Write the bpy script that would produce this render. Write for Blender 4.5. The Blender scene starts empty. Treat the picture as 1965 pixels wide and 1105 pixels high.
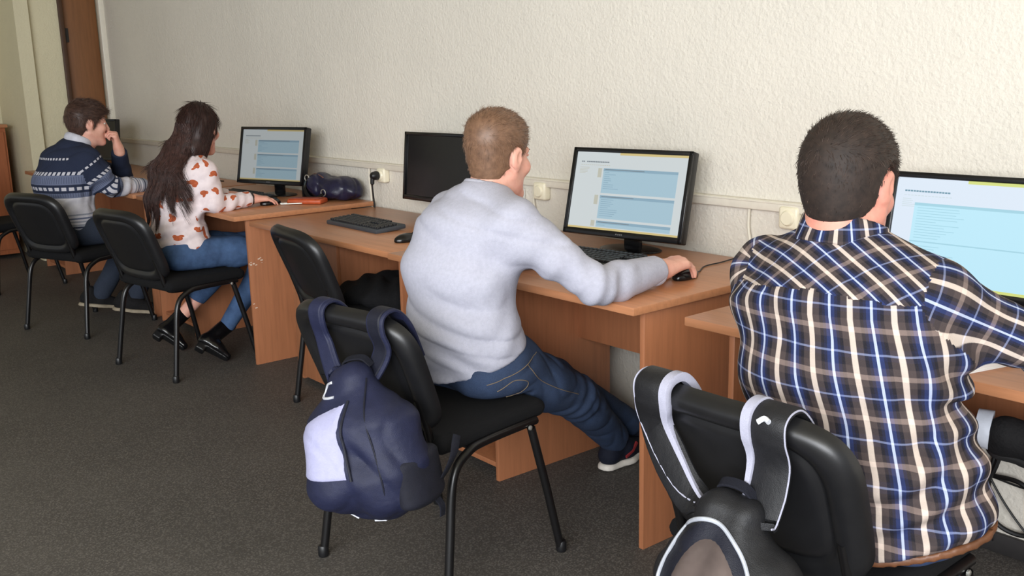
import bpy, bmesh, math, random
import numpy as np
from mathutils import Vector, Matrix

random.seed(7); RNG = np.random.default_rng(7)
scene = bpy.context.scene
COL = scene.collection
PI = math.pi

# ------------------------------------------------------------------ camera
cam_d = bpy.data.cameras.new('camera'); cam = bpy.data.objects.new('camera', cam_d); COL.objects.link(cam)
_H, _DY, _F, _YAW, _PIT, _ROL = 1.37374, 2.7247, 1877.9, .88365, .21263, -.02306
_f = Vector((-math.sin(_YAW)*math.cos(_PIT), math.cos(_YAW)*math.cos(_PIT), -math.sin(_PIT)))
_r = _f.cross(Vector((0, 0, 1))).normalized(); _u = _r.cross(_f)
_r2 = math.cos(_ROL)*_r + math.sin(_ROL)*_u; _u2 = math.cos(_ROL)*_u - math.sin(_ROL)*_r
_m = Matrix((_r2, _u2, -_f)).transposed().to_4x4(); _m.translation = Vector((0, -_DY, _H))
cam.matrix_world = _m
cam_d.sensor_fit = 'HORIZONTAL'; cam_d.sensor_width = 36.0; cam_d.lens = _F/1965*36.0
cam_d.clip_start = .05; cam_d.clip_end = 100
scene.camera = cam

# ------------------------------------------------------------------ light
scene.view_settings.view_transform = 'Standard'; scene.view_settings.look = 'None'
scene.view_settings.exposure = 0.0; scene.view_settings.gamma = 1.0
scene.view_settings.use_curve_mapping = False
world = bpy.data.worlds.new('world'); scene.world = world; world.use_nodes = True
world.node_tree.nodes['Background'].inputs[0].default_value = (.93, .96, 1.0, 1)
world.node_tree.nodes['Background'].inputs[1].default_value = .55

def area(name, loc, target, sx, sy, power, col):
    l = bpy.data.lights.new(name, 'AREA'); l.shape = 'RECTANGLE'; l.size = sx; l.size_y = sy
    l.energy = power; l.color = col
    o = bpy.data.objects.new(name, l); COL.objects.link(o); o.location = loc
    o.rotation_euler = (Vector(target)-Vector(loc)).to_track_quat('-Z', 'Y').to_euler()
    return o
# daylight through the windows of the side opposite the desks
area('window_daylight', (2.4, -5.2, 2.0), (-1.0, 0, 1.0), 3.2, 1.9, 385, (.93, .96, 1.0))
area('window_daylight', (-.6, -6.0, 2.0), (-5.2, 0, .9), 2.6, 1.9, 150, (.93, .96, 1.0))

# ------------------------------------------------------------------ helpers
def lin(c):
    return tuple(((v/255)/12.92 if v/255 <= .04045 else ((v/255+.055)/1.055)**2.4) for v in c) + (1,)

class NT:
    def __init__(s, name):
        s.m = bpy.data.materials.new(name); s.m.use_nodes = True; s.t = s.m.node_tree
        s.b = s.t.nodes['Principled BSDF']
    def n(s, kind, **kw):
        nd = s.t.nodes.new(kind)
        for k, v in kw.items(): setattr(nd, k, v)
        return nd
    def l(s, a, b): s.t.links.new(a, b)
    def math(s, op, a, b=None, c=None):
        nd = s.n('ShaderNodeMath', operation=op)
        for i, v in enumerate((a, b, c)):
            if v is None: continue
            if isinstance(v, (int, float)): nd.inputs[i].default_value = v
            else: s.l(v, nd.inputs[i])
        return nd.outputs[0]
    def mix(s, f, a, b):
        nd = s.n('ShaderNodeMix', data_type='RGBA')
        for sock, v in ((nd.inputs[0], f), (nd.inputs[6], a), (nd.inputs[7], b)):
            if isinstance(v, (int, float, tuple)): sock.default_value = v
            else: s.l(v, sock)
        return nd.outputs[2]
    def ramp(s, fac, stops, interp='LINEAR'):
        nd = s.n('ShaderNodeValToRGB'); cr = nd.color_ramp; cr.interpolation = interp
        while len(cr.elements) > 1: cr.elements.remove(cr.elements[-1])
        cr.elements[0].position = stops[0][0]; cr.elements[0].color = stops[0][1]
        for p, c in stops[1:]:
            e = cr.elements.new(p); e.color = c
        s.l(fac, nd.inputs[0]); return nd.outputs[0]
    def coord(s, which='Object', scale=None):
        tc = s.n('ShaderNodeTexCoord'); o = tc.outputs[which]
        if scale:
            mp = s.n('ShaderNodeMapping'); mp.inputs['Scale'].default_value = scale; s.l(o, mp.inputs[0]); o = mp.outputs[0]
        return o
    def noise(s, vec, scale, detail=4, rough=.55):
        nd = s.n('ShaderNodeTexNoise'); nd.inputs['Scale'].default_value = scale; nd.inputs['Detail'].default_value = detail
        nd.inputs['Roughness'].default_value = rough; s.l(vec, nd.inputs['Vector']); return nd.outputs['Fac']
    def bump(s, h, strength, dist=.01):
        nd = s.n('ShaderNodeBump'); nd.inputs['Strength'].default_value = strength; nd.inputs['Distance'].default_value = dist
        s.l(h, nd.inputs['Height']); s.l(nd.outputs[0], s.b.inputs['Normal'])
    def base(s, v):
        if isinstance(v, tuple): s.b.inputs['Base Color'].default_value = v
        else: s.l(v, s.b.inputs['Base Color'])
    def rough(s, r, spec=None):
        s.b.inputs['Roughness'].default_value = r
        if spec is not None: s.b.inputs['Specular IOR Level'].default_value = spec

def plain(name, c, rough=.5, metal=0, var=.12, vscale=30, bump=0, bscale=200, spec=None, bdist=.004):
    t = NT(name); o = t.coord(); c = lin(c)
    nz = t.noise(o, vscale)
    dark = tuple(x*(1-var) for x in c[:3])+(1,); lite = tuple(min(1, x*(1+var)) for x in c[:3])+(1,)
    t.base(t.ramp(nz, [(.3, dark), (.7, lite)])); t.rough(rough, spec); t.b.inputs['Metallic'].default_value = metal
    if bump: t.bump(t.noise(o, bscale, 3), bump, bdist)
    return t.m

def wood(name, c, rough=.38, axis='x', contrast=.16):
    t = NT(name); c = lin(c)
    sc = {'x': (1.6, 26, 26), 'z': (26, 26, 1.6), 'y': (26, 1.6, 26)}[axis]
    o = t.coord('Object', sc); nz = t.noise(o, 2.2, 6, .62)
    d = tuple(x*(1-contrast*1.3) for x in c[:3])+(1,); l = tuple(x*(1+contrast) for x in c[:3])+(1,)
    t.base(t.ramp(nz, [(.32, d), (.5, c), (.68, l)])); t.rough(rough); t.bump(nz, .03, .002); return t.m

def fabric(name, c, rough=.9, var=.1, bump=.25, bscale=420, fold=0, vscale=60):
    t = NT(name); o = t.coord(); c = lin(c); nz = t.noise(o, vscale, 5, .7)
    d = tuple(x*(1-var) for x in c[:3])+(1,); l = tuple(min(1, x*(1+var)) for x in c[:3])+(1,)
    t.base(t.ramp(nz, [(.3, d), (.7, l)])); t.rough(rough, .25)
    h = t.noise(o, bscale, 2)
    if fold: h = t.math('ADD', h, t.math('MULTIPLY', t.noise(o, 9, 3), fold))
    t.bump(h, bump, .004); return t.m

def emit(name, c, k):
    t = NT(name); t.base((.01, .01, .01, 1)); t.rough(.35)
    t.b.inputs['Emission Color'].default_value = lin(c); t.b.inputs['Emission Strength'].default_value = k; return t.m

def tag(o, label=None, cat=None, group=None, kind=None):
    for k, v in (('label', label), ('category', cat), ('group', group), ('kind', kind)):
        if v: o[k] = v
    return o

def mesh_np(name, V, F, mat, parent=None, smooth=True, mats=None, midx=None):
    """F: list/array of faces (all the same length) or list of tuples"""
    me = bpy.data.meshes.new(name)
    V = np.asarray(V, dtype=np.float32)
    if isinstance(F, np.ndarray):
        n, k = F.shape
        me.vertices.add(len(V)); me.vertices.foreach_set('co', V.ravel())
        me.loops.add(n*k); me.loops.foreach_set('vertex_index', F.astype(np.int32).ravel())
        me.polygons.add(n); me.polygons.foreach_set('loop_start', np.arange(0, n*k, k, dtype=np.int32))
        me.update(calc_edges=True); me.validate()
    else:
        me.from_pydata([tuple(map(float, v)) for v in V], [], F); me.update()
    for m in (mats or [mat]): me.materials.append(m)
    if midx is not None: me.polygons.foreach_set('material_index', np.asarray(midx, dtype=np.int32))
    me.polygons.foreach_set('use_smooth', [smooth]*len(me.polygons))
    o = bpy.data.objects.new(name, me); COL.objects.link(o)
    if parent: o.parent = parent
    return o

def empty(name, loc=(0, 0, 0), rz=0):
    o = bpy.data.objects.new(name, None); COL.objects.link(o); o.location = loc; o.rotation_euler = (0, 0, rz)
    o.empty_display_size = .1; return o

class BM:
    """collects boxes, tubes and lathes; build() links them as one mesh"""
    def __init__(s): s.b = bmesh.new(); s.mi = 0
    def _mark(s, faces):
        for f in faces: f.material_index = s.mi
    def box(s, c, size, bev=0, rot=None, seg=2):
        r = bmesh.ops.create_cube(s.b, size=1); vs = r['verts']
        for v in vs: v.co = Vector((v.co.x*size[0], v.co.y*size[1], v.co.z*size[2]))
        fs = list({f for v in vs for f in v.link_faces})
        if bev:
            es = list({e for v in vs for e in v.link_edges})
            g = bmesh.ops.bevel(s.b, geom=es, offset=bev, segments=seg, affect='EDGES', profile=.5, clamp_overlap=True)
            vs = list({v for f in g['faces'] for v in f.verts} | {v for v in vs if v.is_valid})
            fs = list({f for v in vs for f in v.link_faces})
        M = (rot.to_4x4() if rot else Matrix.Identity(4)); M.translation = Vector(c)
        for v in vs: v.co = M @ v.co
        s._mark(fs); return s
    def tube(s, pts, r, n=10, cap=True, sx=1.0):
        pts = [Vector(p) for p in pts]; rs = r if isinstance(r, (list, tuple)) else [r]*len(pts)
        rings = []; prev = None
        for i, p in enumerate(pts):
            a = pts[max(i-1, 0)]; b = pts[min(i+1, len(pts)-1)]; t = (b-a).normalized()
            if prev is None:
                ref = Vector((0, 0, 1)) if abs(t.z) < .9 else Vector((1, 0, 0)); x = ref.cross(t).normalized()
            else: x = (prev - t*prev.dot(t)).normalized()
            prev = x; y = t.cross(x)
            rings.append([s.b.verts.new(p+(x*math.cos(2*PI*k/n)*sx+y*math.sin(2*PI*k/n))*rs[i]) for k in range(n)])
        fs = []
        for a, b in zip(rings, rings[1:]):
            for k in range(n): fs.append(s.b.faces.new((a[k], a[(k+1) % n], b[(k+1) % n], b[k])))
        if cap: fs.append(s.b.faces.new(rings[0][::-1])); fs.append(s.b.faces.new(rings[-1]))
        s._mark(fs); return s
    def strap(s, pts, w, th, lat):
        """flat band along pts, width w in direction lat"""
        pts = [Vector(p) for p in pts]; n = len(pts)
        ws = w if isinstance(w, (list, tuple)) else [w]*n
        lats = [Vector(l).normalized() for l in lat] if isinstance(lat[0], (tuple, list, Vector)) else [Vector(lat).normalized()]*n
        rings = []
        for i, p in enumerate(pts):
            t = (pts[min(i+1, n-1)]-pts[max(i-1, 0)]).normalized(); l = lats[i]; l = (l-t*l.dot(t)).normalized(); nn = t.cross(l)
            hw = ws[i]/2; ht = th/2
            prof = [(-hw, -ht*.4), (-hw*.86, -ht), (hw*.86, -ht), (hw, -ht*.4), (hw, ht*.4), (hw*.86, ht), (-hw*.86, ht), (-hw, ht*.4)]
            rings.append([s.b.verts.new(p+l*a+nn*b) for a, b in prof])
        fs = []
        for a, b in zip(rings, rings[1:]):
            for k in range(8): fs.append(s.b.faces.new((a[k], a[(k+1) % 8], b[(k+1) % 8], b[k])))
        fs.append(s.b.faces.new(rings[0][::-1])); fs.append(s.b.faces.new(rings[-1])); s._mark(fs); return s
    def lathe(s, prof, c, axis='z', n=24, rot=None):
        R = rot.to_3x3() if rot else {'z': Matrix.Identity(3), 'y': Matrix.Rotation(-PI/2, 3, 'X'), 'x': Matrix.Rotation(PI/2, 3, 'Y')}[axis]
        rings = [[s.b.verts.new(Vector(c)+R @ Vector((r*math.cos(2*PI*k/n), r*math.sin(2*PI*k/n), z))) for k in range(n)] for r, z in prof]
        fs = []
        for a, b in zip(rings, rings[1:]):
            for k in range(n): fs.append(s.b.faces.new((a[k], a[(k+1) % n], b[(k+1) % n], b[k])))
        fs.append(s.b.faces.new(rings[0][::-1])); fs.append(s.b.faces.new(rings[-1])); s._mark(fs); return s
    def quad(s, pts):
        s._mark([s.b.faces.new([s.b.verts.new(Vector(p)) for p in pts])]); return s
    def build(s, name, mat, parent=None, smooth=True, angle=40):
        bmesh.ops.recalc_face_normals(s.b, faces=s.b.faces)
        me = bpy.data.meshes.new(name); s.b.to_mesh(me); s.b.free()
        for m in (mat if isinstance(mat, list) else [mat]): me.materials.append(m)
        me.polygons.foreach_set('use_smooth', [smooth]*len(me.polygons))
        if smooth: me.set_sharp_from_angle(angle=math.radians(angle))
        o = bpy.data.objects.new(name, me); COL.objects.link(o)
        if parent: o.parent = parent
        return o

def spline(pts, n=8):
    """Catmull-Rom through pts"""
    P = [np.array(p, float) for p in pts]; P = [2*P[0]-P[1]]+P+[2*P[-1]-P[-2]]; out = []
    for i in range(1, len(P)-2):
        for k in range(n):
            t = k/n; a, b, c, d = P[i-1:i+3]
            out.append(tuple(.5*(2*b+(c-a)*t+(2*a-5*b+4*c-d)*t*t+(3*b-a-3*c+d)*t**3)))
    out.append(tuple(P[-2])); return out

# ------------------------------------------------------------------ implicit surfaces (for bodies, clothes, bags)
def V3(*a): return np.array(a, dtype=np.float32)
def unit(v): v = np.asarray(v, float); return v/np.linalg.norm(v)
def rotz(a): c, s = math.cos(a), math.sin(a); return np.array([[c, -s, 0], [s, c, 0], [0, 0, 1.]])
def rotx(a): c, s = math.cos(a), math.sin(a); return np.array([[1., 0, 0], [0, c, -s], [0, s, c]])
def roty(a): c, s = math.cos(a), math.sin(a); return np.array([[c, 0, s], [0, 1., 0], [-s, 0, c]])

def smin(a, b, k):
    if k <= 0: return np.minimum(a, b)
    h = np.maximum(k-np.abs(a-b), 0)/k
    return np.minimum(a, b)-h*h*k*.25
def smax(a, b, k): return -smin(-a, -b, k)

class S:
    def __init__(s): s.ops = []; s.lo = np.full(3, 1e9); s.hi = np.full(3, -1e9); s.disp = []
    def grow(s, c, r): s.lo = np.minimum(s.lo, np.asarray(c)-r); s.hi = np.maximum(s.hi, np.asarray(c)+r)
    def add(s, fn, k=.02, mode='u'): s.ops.append((fn, k, mode)); return s
    def rc(s, a, b, ra, rb, k=.02, mode='u'):
        a = np.asarray(a, np.float32); b = np.asarray(b, np.float32)
        if mode == 'u': s.grow(a, ra); s.grow(b, rb)
        ab = b-a; L2 = float(ab@ab)+1e-12
        def fn(p):
            q = p-a; t = np.clip((q@ab)/L2, 0, 1); d = q-t[:, None]*ab
            return np.sqrt((d*d).sum(1))-(ra+(rb-ra)*t)
        return s.add(fn, k, mode)
    def chain(s, pts, rs, k=.02, kin=None):
        for i in range(len(pts)-1): s.rc(pts[i], pts[i+1], rs[i], rs[i+1], k if i == 0 else (k if kin is None else kin))
        return s
    def ell(s, c, r, R=None, k=.02, mode='u'):
        c = np.asarray(c, np.float32); r = np.asarray(r, np.float32); R = np.eye(3, dtype=np.float32) if R is None else np.asarray(R, np.float32)
        if mode == 'u': s.grow(c, float(r.max()))
        def fn(p):
            q = (p-c)@R; k0 = np.sqrt(((q/r)**2).sum(1)); k1 = np.sqrt(((q/(r*r))**2).sum(1))+1e-9
            return k0*(k0-1)/k1
        return s.add(fn, k, mode)
    def box(s, c, h, rad, R=None, k=.02, mode='u'):
        c = np.asarray(c, np.float32); h = np.asarray(h, np.float32)-rad; R = np.eye(3, dtype=np.float32) if R is None else np.asarray(R, np.float32)
        if mode == 'u': s.grow(c, float(np.linalg.norm(h)+rad))
        def fn(p):
            q = np.abs((p-c)@R)-h; m = np.maximum(q, 0)
            return np.sqrt((m*m).sum(1))+np.minimum(q.max(1), 0)-rad
        return s.add(fn, k, mode)
    def ecap(s, a, b, ra, rb, X, k=.03, end=.75):
        a = np.asarray(a, float); b = np.asarray(b, float); ab = b-a; L = np.linalg.norm(ab); w = ab/L
        X = np.asarray(X, float); X = unit(X-w*(X@w)); Y = np.cross(w, X)
        a = a.astype(np.float32); w = w.astype(np.float32); X = X.astype(np.float32); Y = Y.astype(np.float32)
        s.grow(a, max(ra)); s.grow(b, max(rb))
        def fn(p):
            q = p-a; t = q@w; tc = np.clip(t, 0, L); f = tc/L
            rx = ra[0]+(rb[0]-ra[0])*f; ry = ra[1]+(rb[1]-ra[1])*f; m = np.minimum(rx, ry)
            kx = (q@X)/rx; ky = (q@Y)/ry; kz = (t-tc)/(m*end)
            k0 = np.sqrt(kx*kx+ky*ky+kz*kz)
            return (k0-1)*m
        return s.add(fn, k)
    def torso(s, secs, X, k=.04, off=0.):
        for (a, ra), (b, rb) in zip(secs, secs[1:]):
            s.ecap(a, b, (ra[0]+off, ra[1]+off), (rb[0]+off, rb[1]+off), X, k)
        return s
    def cut(s, pt, nrm, k=0.):
        """remove what lies on the side nrm points to"""
        pt = np.asarray(pt, np.float32); nrm = unit(nrm).astype(np.float32)
        return s.add(lambda p: (p-pt)@nrm, k, 'i')
    def sub(s, o, k=.02, mode='u'):
        if mode == 'u': s.lo = np.minimum(s.lo, o.lo); s.hi = np.maximum(s.hi, o.hi)
        return s.add(o.__call__, k, mode)
    def __call__(s, p):
        d = None
        for fn, k, mode in s.ops:
            e = fn(p)
            if d is None: d = e
            elif mode == 'u': d = smin(d, e, k)
            elif mode == 's': d = smax(d, -e, k)
            elif mode == 'i': d = smax(d, e, k)
            elif mode == 'd': d = d+e
        return d
    def wrinkle(s, fn): return s.add(fn, 0, 'd')

def polygonize(sd, h, chunk=300000):
    lo = sd.lo-.03; hi = sd.hi+.03
    B = 8; nb = np.ceil((hi-lo)/(h*B)).astype(int)+1
    cs = h*B
    ci = np.stack(np.meshgrid(*[np.arange(n) for n in nb], indexing='ij'), -1).reshape(-1, 3)
    cen = (lo+(ci+.5)*cs).astype(np.float32)
    def ev(P): return np.concatenate([sd(P[i:i+chunk]) for i in range(0, len(P), chunk)])
    dc = ev(cen); act = np.abs(dc) < cs*1.25+.012
    dense = np.repeat(np.repeat(np.repeat(dc.reshape(nb).astype(np.float32), B, 0), B, 1), B, 2)
    off = np.stack(np.meshgrid(np.arange(B), np.arange(B), np.arange(B), indexing='ij'), -1).reshape(-1, 3)
    ai = ci[act]*B
    idx = (ai[:, None, :]+off[None]).reshape(-1, 3)
    dense[idx[:, 0], idx[:, 1], idx[:, 2]] = ev((lo+idx*h).astype(np.float32))
    s = dense < 0; N = np.array(dense.shape)
    mn = np.zeros(N-1, np.uint8)
    for dx in (0, 1):
        for dy in (0, 1):
            for dz in (0, 1): mn += s[dx:N[0]-1+dx, dy:N[1]-1+dy, dz:N[2]-1+dz]
    cell = np.argwhere((mn > 0) & (mn < 8))
    vid = np.full(N-1, -1, np.int64); vid[cell[:, 0], cell[:, 1], cell[:, 2]] = np.arange(len(cell))
    acc = np.zeros((len(cell), 3)); cnt = np.zeros(len(cell))
    cor = [(x, y, z) for x in (0, 1) for y in (0, 1) for z in (0, 1)]
    for a in cor:
        for b in cor:
            if sum(abs(i-j) for i, j in zip(a, b)) != 1 or a > b: continue
            va = dense[tuple((cell+a).T)]; vb = dense[tuple((cell+b).T)]
            m = (va < 0) != (vb < 0); t = np.where(m, va/(va-vb+1e-20), 0)
            pt = np.array(a)+t[:, None]*(np.array(b)-np.array(a))
            acc[m] += pt[m]; cnt[m] += 1
    V = lo+(cell+acc/cnt[:, None])*h
    F = []
    for ax in range(3):
        u, v = (ax+1) % 3, (ax+2) % 3
        sl = [slice(1, N[i]-1) for i in range(3)]; sl[ax] = slice(0, N[ax]-1); s0 = s[tuple(sl)]
        sl2 = list(sl); sl2[ax] = slice(1, N[ax]); s1 = s[tuple(sl2)]
        e = np.argwhere(s0 != s1); base = e.copy(); base[:, u] += 1; base[:, v] += 1
        inside = s0[tuple(e.T)]
        q = []
        for du, dv in ((-1, -1), (0, -1), (0, 0), (-1, 0)):
            c = base.copy(); c[:, u] += du; c[:, v] += dv; q.append(vid[tuple(c.T)])
        q = np.stack(q, 1); q[~inside] = q[~inside][:, ::-1]; F.append(q)
    F = np.concatenate(F); F = F[(F >= 0).all(1)]
    return V, F

def smooth_verts(V, F, it=1, lam=.5):
    E = np.concatenate([F[:, [i, (i+1) % 4]] for i in range(4)])
    for _ in range(it):
        acc = np.zeros_like(V); cnt = np.zeros(len(V))
        np.add.at(acc, E[:, 0], V[E[:, 1]]); np.add.at(acc, E[:, 1], V[E[:, 0]])
        np.add.at(cnt, E[:, 0], 1); np.add.at(cnt, E[:, 1], 1)
        V = V+lam*(acc/np.maximum(cnt, 1)[:, None]-V)
    return V

def implicit(name, sd, h, mat, parent=None, it=1, uv=None, mats=None, pick=None):
    V, F = polygonize(sd, h); V = smooth_verts(V, F, it)
    cen = V[F].mean(1)
    o = mesh_np(name, V, F, mat, parent, True, mats, pick(cen) if pick else None)
    if uv:
        UV = uv(V, F, cen).reshape(-1, 2)
        l = o.data.uv_layers.new(name='UVMap'); l.data.foreach_set('uv', UV.astype(np.float32).ravel())
    return o

def grad(sd, P, e=.003):
    P = P.astype(np.float32); g = np.stack([sd(P+np.eye(3, dtype=np.float32)[i]*e)-sd(P-np.eye(3, dtype=np.float32)[i]*e) for i in range(3)], 1)
    return g/(np.linalg.norm(g, axis=1)[:, None]+1e-9)

def strands(name, paths, r0, mat, parent, n=3, kind='stuff'):
    """paths: array (m, k, 3); tapered tubes in one mesh"""
    m, k, _ = paths.shape
    T = np.gradient(paths, axis=1); T /= np.linalg.norm(T, axis=2, keepdims=True)+1e-9
    ref = RNG.normal(size=(m, 1, 3)); X = np.cross(T, ref); X /= np.linalg.norm(X, axis=2, keepdims=True)+1e-9; Y = np.cross(T, X)
    rad = (np.linspace(1, .12, k)[None, :, None])*(np.full(m, r0) if np.isscalar(r0) else r0)[:, None, None]
    ring = np.stack([paths+rad*(X*math.cos(2*PI*j/n)+Y*math.sin(2*PI*j/n)) for j in range(n)], 2)  # m,k,n,3
    V = ring.reshape(-1, 3); base = (np.arange(m)*k*n)[:, None, None]+(np.arange(k-1)*n)[None, :, None]
    j = np.arange(n)[None, None, :]; j2 = (np.arange(n)+1) % n; j2 = j2[None, None, :]
    F = np.stack([base+j, base+j2, base+n+j2, base+n+j], -1).reshape(-1, 4)
    return mesh_np(name, V, F, mat, parent, True)

# ------------------------------------------------------------------ materials
def wall_mat(name, c):
    t = NT(name); o = t.coord(); c = lin(c); nz = t.noise(o, 1.3, 5, .6)
    d = tuple(x*.95 for x in c[:3])+(1,); l = tuple(min(1, x*1.04) for x in c[:3])+(1,)
    t.base(t.ramp(nz, [(.3, d), (.7, l)])); t.rough(.75, .3)
    h = t.math('ADD', t.noise(o, 70, 3), t.math('MULTIPLY', t.noise(o, 22, 2), .8)); t.bump(h, .6, .007); return t.m
def floor_mat():
    t = NT('speckled_linoleum'); o = t.coord()
    big = t.noise(o, 1.1, 5, .6); sp = t.noise(o, 170, 2, .7)
    c1 = t.ramp(big, [(.3, lin((70, 67, 64))), (.7, lin((88, 84, 80)))])
    vo = t.n('ShaderNodeTexVoronoi'); vo.inputs['Scale'].default_value = 240; t.l(o, vo.inputs['Vector'])
    f = t.ramp(vo.outputs['Color'], [(.62, (0, 0, 0, 1)), (.66, (1, 1, 1, 1))])
    c2 = t.mix(t.math('MULTIPLY', f, .28), c1, lin((150, 144, 138)))
    t.base(t.mix(t.ramp(sp, [(.4, (0, 0, 0, 1)), (.75, (.55, .55, .55, 1))]), c2, lin((52, 49, 47)))); t.rough(.62, .3)
    t.bump(sp, .12, .002); return t.m

M = {}
M['wall'] = wall_mat('cream_wall_paint', (219, 213, 201)); M['wall2'] = wall_mat('pale_end_wall_paint', (214, 206, 176))
M['floor'] = floor_mat()
M['trim'] = plain('white_gloss_trim', (226, 220, 205), .4, var=.03)
M['trunk'] = plain('cable_duct_plastic', (222, 215, 200), .45, var=.04)
M['door'] = wood('brown_door_laminate', (128, 84, 50), .5, 'z', .1)
M['dark'] = plain('dark_baseboard', (44, 42, 42), .5)
M['wx'] = wood('desk_laminate', (180, 123, 86), .33, 'x', .1)
M['wz'] = wood('desk_panel_laminate', (164, 106, 72), .45, 'z', .1)
M['wedge'] = wood('desk_edge_band', (176, 112, 68), .45, 'x', .06)
M['black'] = plain('black_plastic', (20, 20, 22), .42, var=.1, bump=.05, bscale=700)
M['gloss'] = plain('glossy_black_plastic', (16, 16, 18), .22, var=.05)
M['shell'] = plain('chair_shell_plastic', (24, 24, 26), .36, var=.1, bump=.12, bscale=900, bdist=.001)
M['pad'] = fabric('chair_black_fabric', (17, 17, 19), .95, .12, .3, 700)
M['steel'] = plain('black_enamel_tube', (17, 16, 17), .33, var=.1)
M['bolt'] = plain('bright_bolt', (205, 205, 198), .3, .8)
M['key'] = plain('key_cap', (34, 35, 38), .5, var=.08)
M['kbody'] = plain('keyboard_body', (58, 62, 68), .5, var=.06)
M['kdark'] = plain('keyboard_dark_body', (26, 27, 29), .5, var=.06)
M['cream'] = plain('cream_socket_plastic', (238, 230, 205), .35, var=.02)
M['white'] = plain('white_plastic', (235, 235, 232), .4, var=.02)
M['paper'] = plain('white_paper', (244, 243, 240), .8, var=.02)
M['cabW'] = plain('white_wire', (222, 216, 200), .5, var=.03)
M['cabB'] = plain('black_wire', (16, 16, 17), .45)
M['scuff'] = plain('scuff_paint', (214, 190, 170), .8)

# ------------------------------------------------------------------ the setting
def struct(o): return tag(o, kind='structure')
XC = -8.5
struct(BM().box((-3.5, -2.6, -.05), (13, 9.0, .1)).build('floor', M['floor']))
struct(BM().box((-2.2, .1, 1.5), (12.8, .2, 3.0)).build('wall_front', M['wall']))
b = BM(); b.box((XC-.1, -.015, 1.5), (.2, .03, 3.0)); b.box((XC-.1, -.465, 1.5), (.2, .23, 3.0)); b.box((XC-.1, -.19, 2.65), (.2, .32, .7))
b.box((-8.85, -.637, 1.5), (.83, .105, 3.0)); b.box((XC-.1, -.606, 1.5), (.2, .052, 3.0)); b.box((-9.35, -2.9, 1.5), (.2, 4.7, 3.0))
struct(b.build('wall_left', M['wall2']))
struct(BM().box((-3.5, -2.6, 3.05), (13, 9.0, .1)).build('ceiling', M['wall2']))
d = struct(BM().box((XC-.08, -.19, 1.15), (.05, .30, 2.3), .004).build('door_1', M['door']))
b = BM(); b.box((XC-.005, -.335, 1.15), (.05, .035, 2.3), .004); b.build('door_frame', plain('dark_door_frame', (70, 44, 26), .5), d)
for z in (1.78, .55):
    b = BM(); b.tube([(XC-.03, -.312, z-.06), (XC-.03, -.312, z+.06)], .012, 10); b.box((XC-.05, -.295, z), (.01, .04, .11), .002); b.build('hinge', M['dark'], d)
struct(BM().box((XC+.0, -.016, 1.5), (.06, .05, 3.0), .006).build('trim_1', M['trim']))
bb = BM().box((-2.2, -.008, .03), (12.6, .016, .06), .004); struct(bb.build('baseboard_front', M['dark']))
b = BM(); b.box((-2.3, -.015, .938), (12.3, .030, .034), .004); b.box((-2.3, -.017, .950), (12.3, .034, .006), .002)
struct(b.build('trim_2', M['trunk']))
# short vertical cable ducts below the long duct
for i, x in enumerate((-4.47, -3.145, -2.03)):
    t = BM().tube(spline([(x, -.012, .922), (x-.002, -.012, .86), (x+.008, -.013, .80), (x+.012, -.012, .70)], 6), .005, 8).build('wall_cable', M['cabW'])
    tag(t, ['white cable running down the wall left of the plugged black plug', 'white cable running down the wall beside the empty cream socket', 'white cable hanging below the duct right of the large monitor'][i], 'cable', 'white cables below the wall duct')

# coat hook and side cabinet at the far left
b = BM(); b.box((-9.25, -.86, 2.02), (.03, .05, .13), .006); b.tube(spline([(-9.24, -.86, 1.99), (-9.19, -.86, 1.96), (-9.17, -.86, 1.99), (-9.18, -.86, 2.03)], 5), .012, 8)
tag(b.build('coat_hook', M['dark']), 'black hook fixed high on the pale end wall', 'hook')
r = empty('side_cabinet', (-9.02, -1.3, 0)); tag(r, 'reddish-brown wooden cabinet against the far left wall', 'cabinet')
cm = wood('cabinet_laminate', (158, 92, 58), .5, 'z', .1)
BM().box((0, 0, .55), (.40, 1.06, 1.04), .004).build('body', cm, r)
BM().box((0.01, 0, 1.075), (.43, 1.09, .025), .004).build('top', wood('cabinet_top', (176, 120, 84), .4, 'y', .08), r)
for y in (-.26, .26):
    dd = BM().box((.208, y, .55), (.018, .50, .96), .003).build('door', cm, r)
    BM().tube([(.225, y+(.2 if y < 0 else -.2), .62), (.225, y+(.2 if y < 0 else -.2), .74)], .007, 8).build('handle', M['bolt'], dd)

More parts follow.
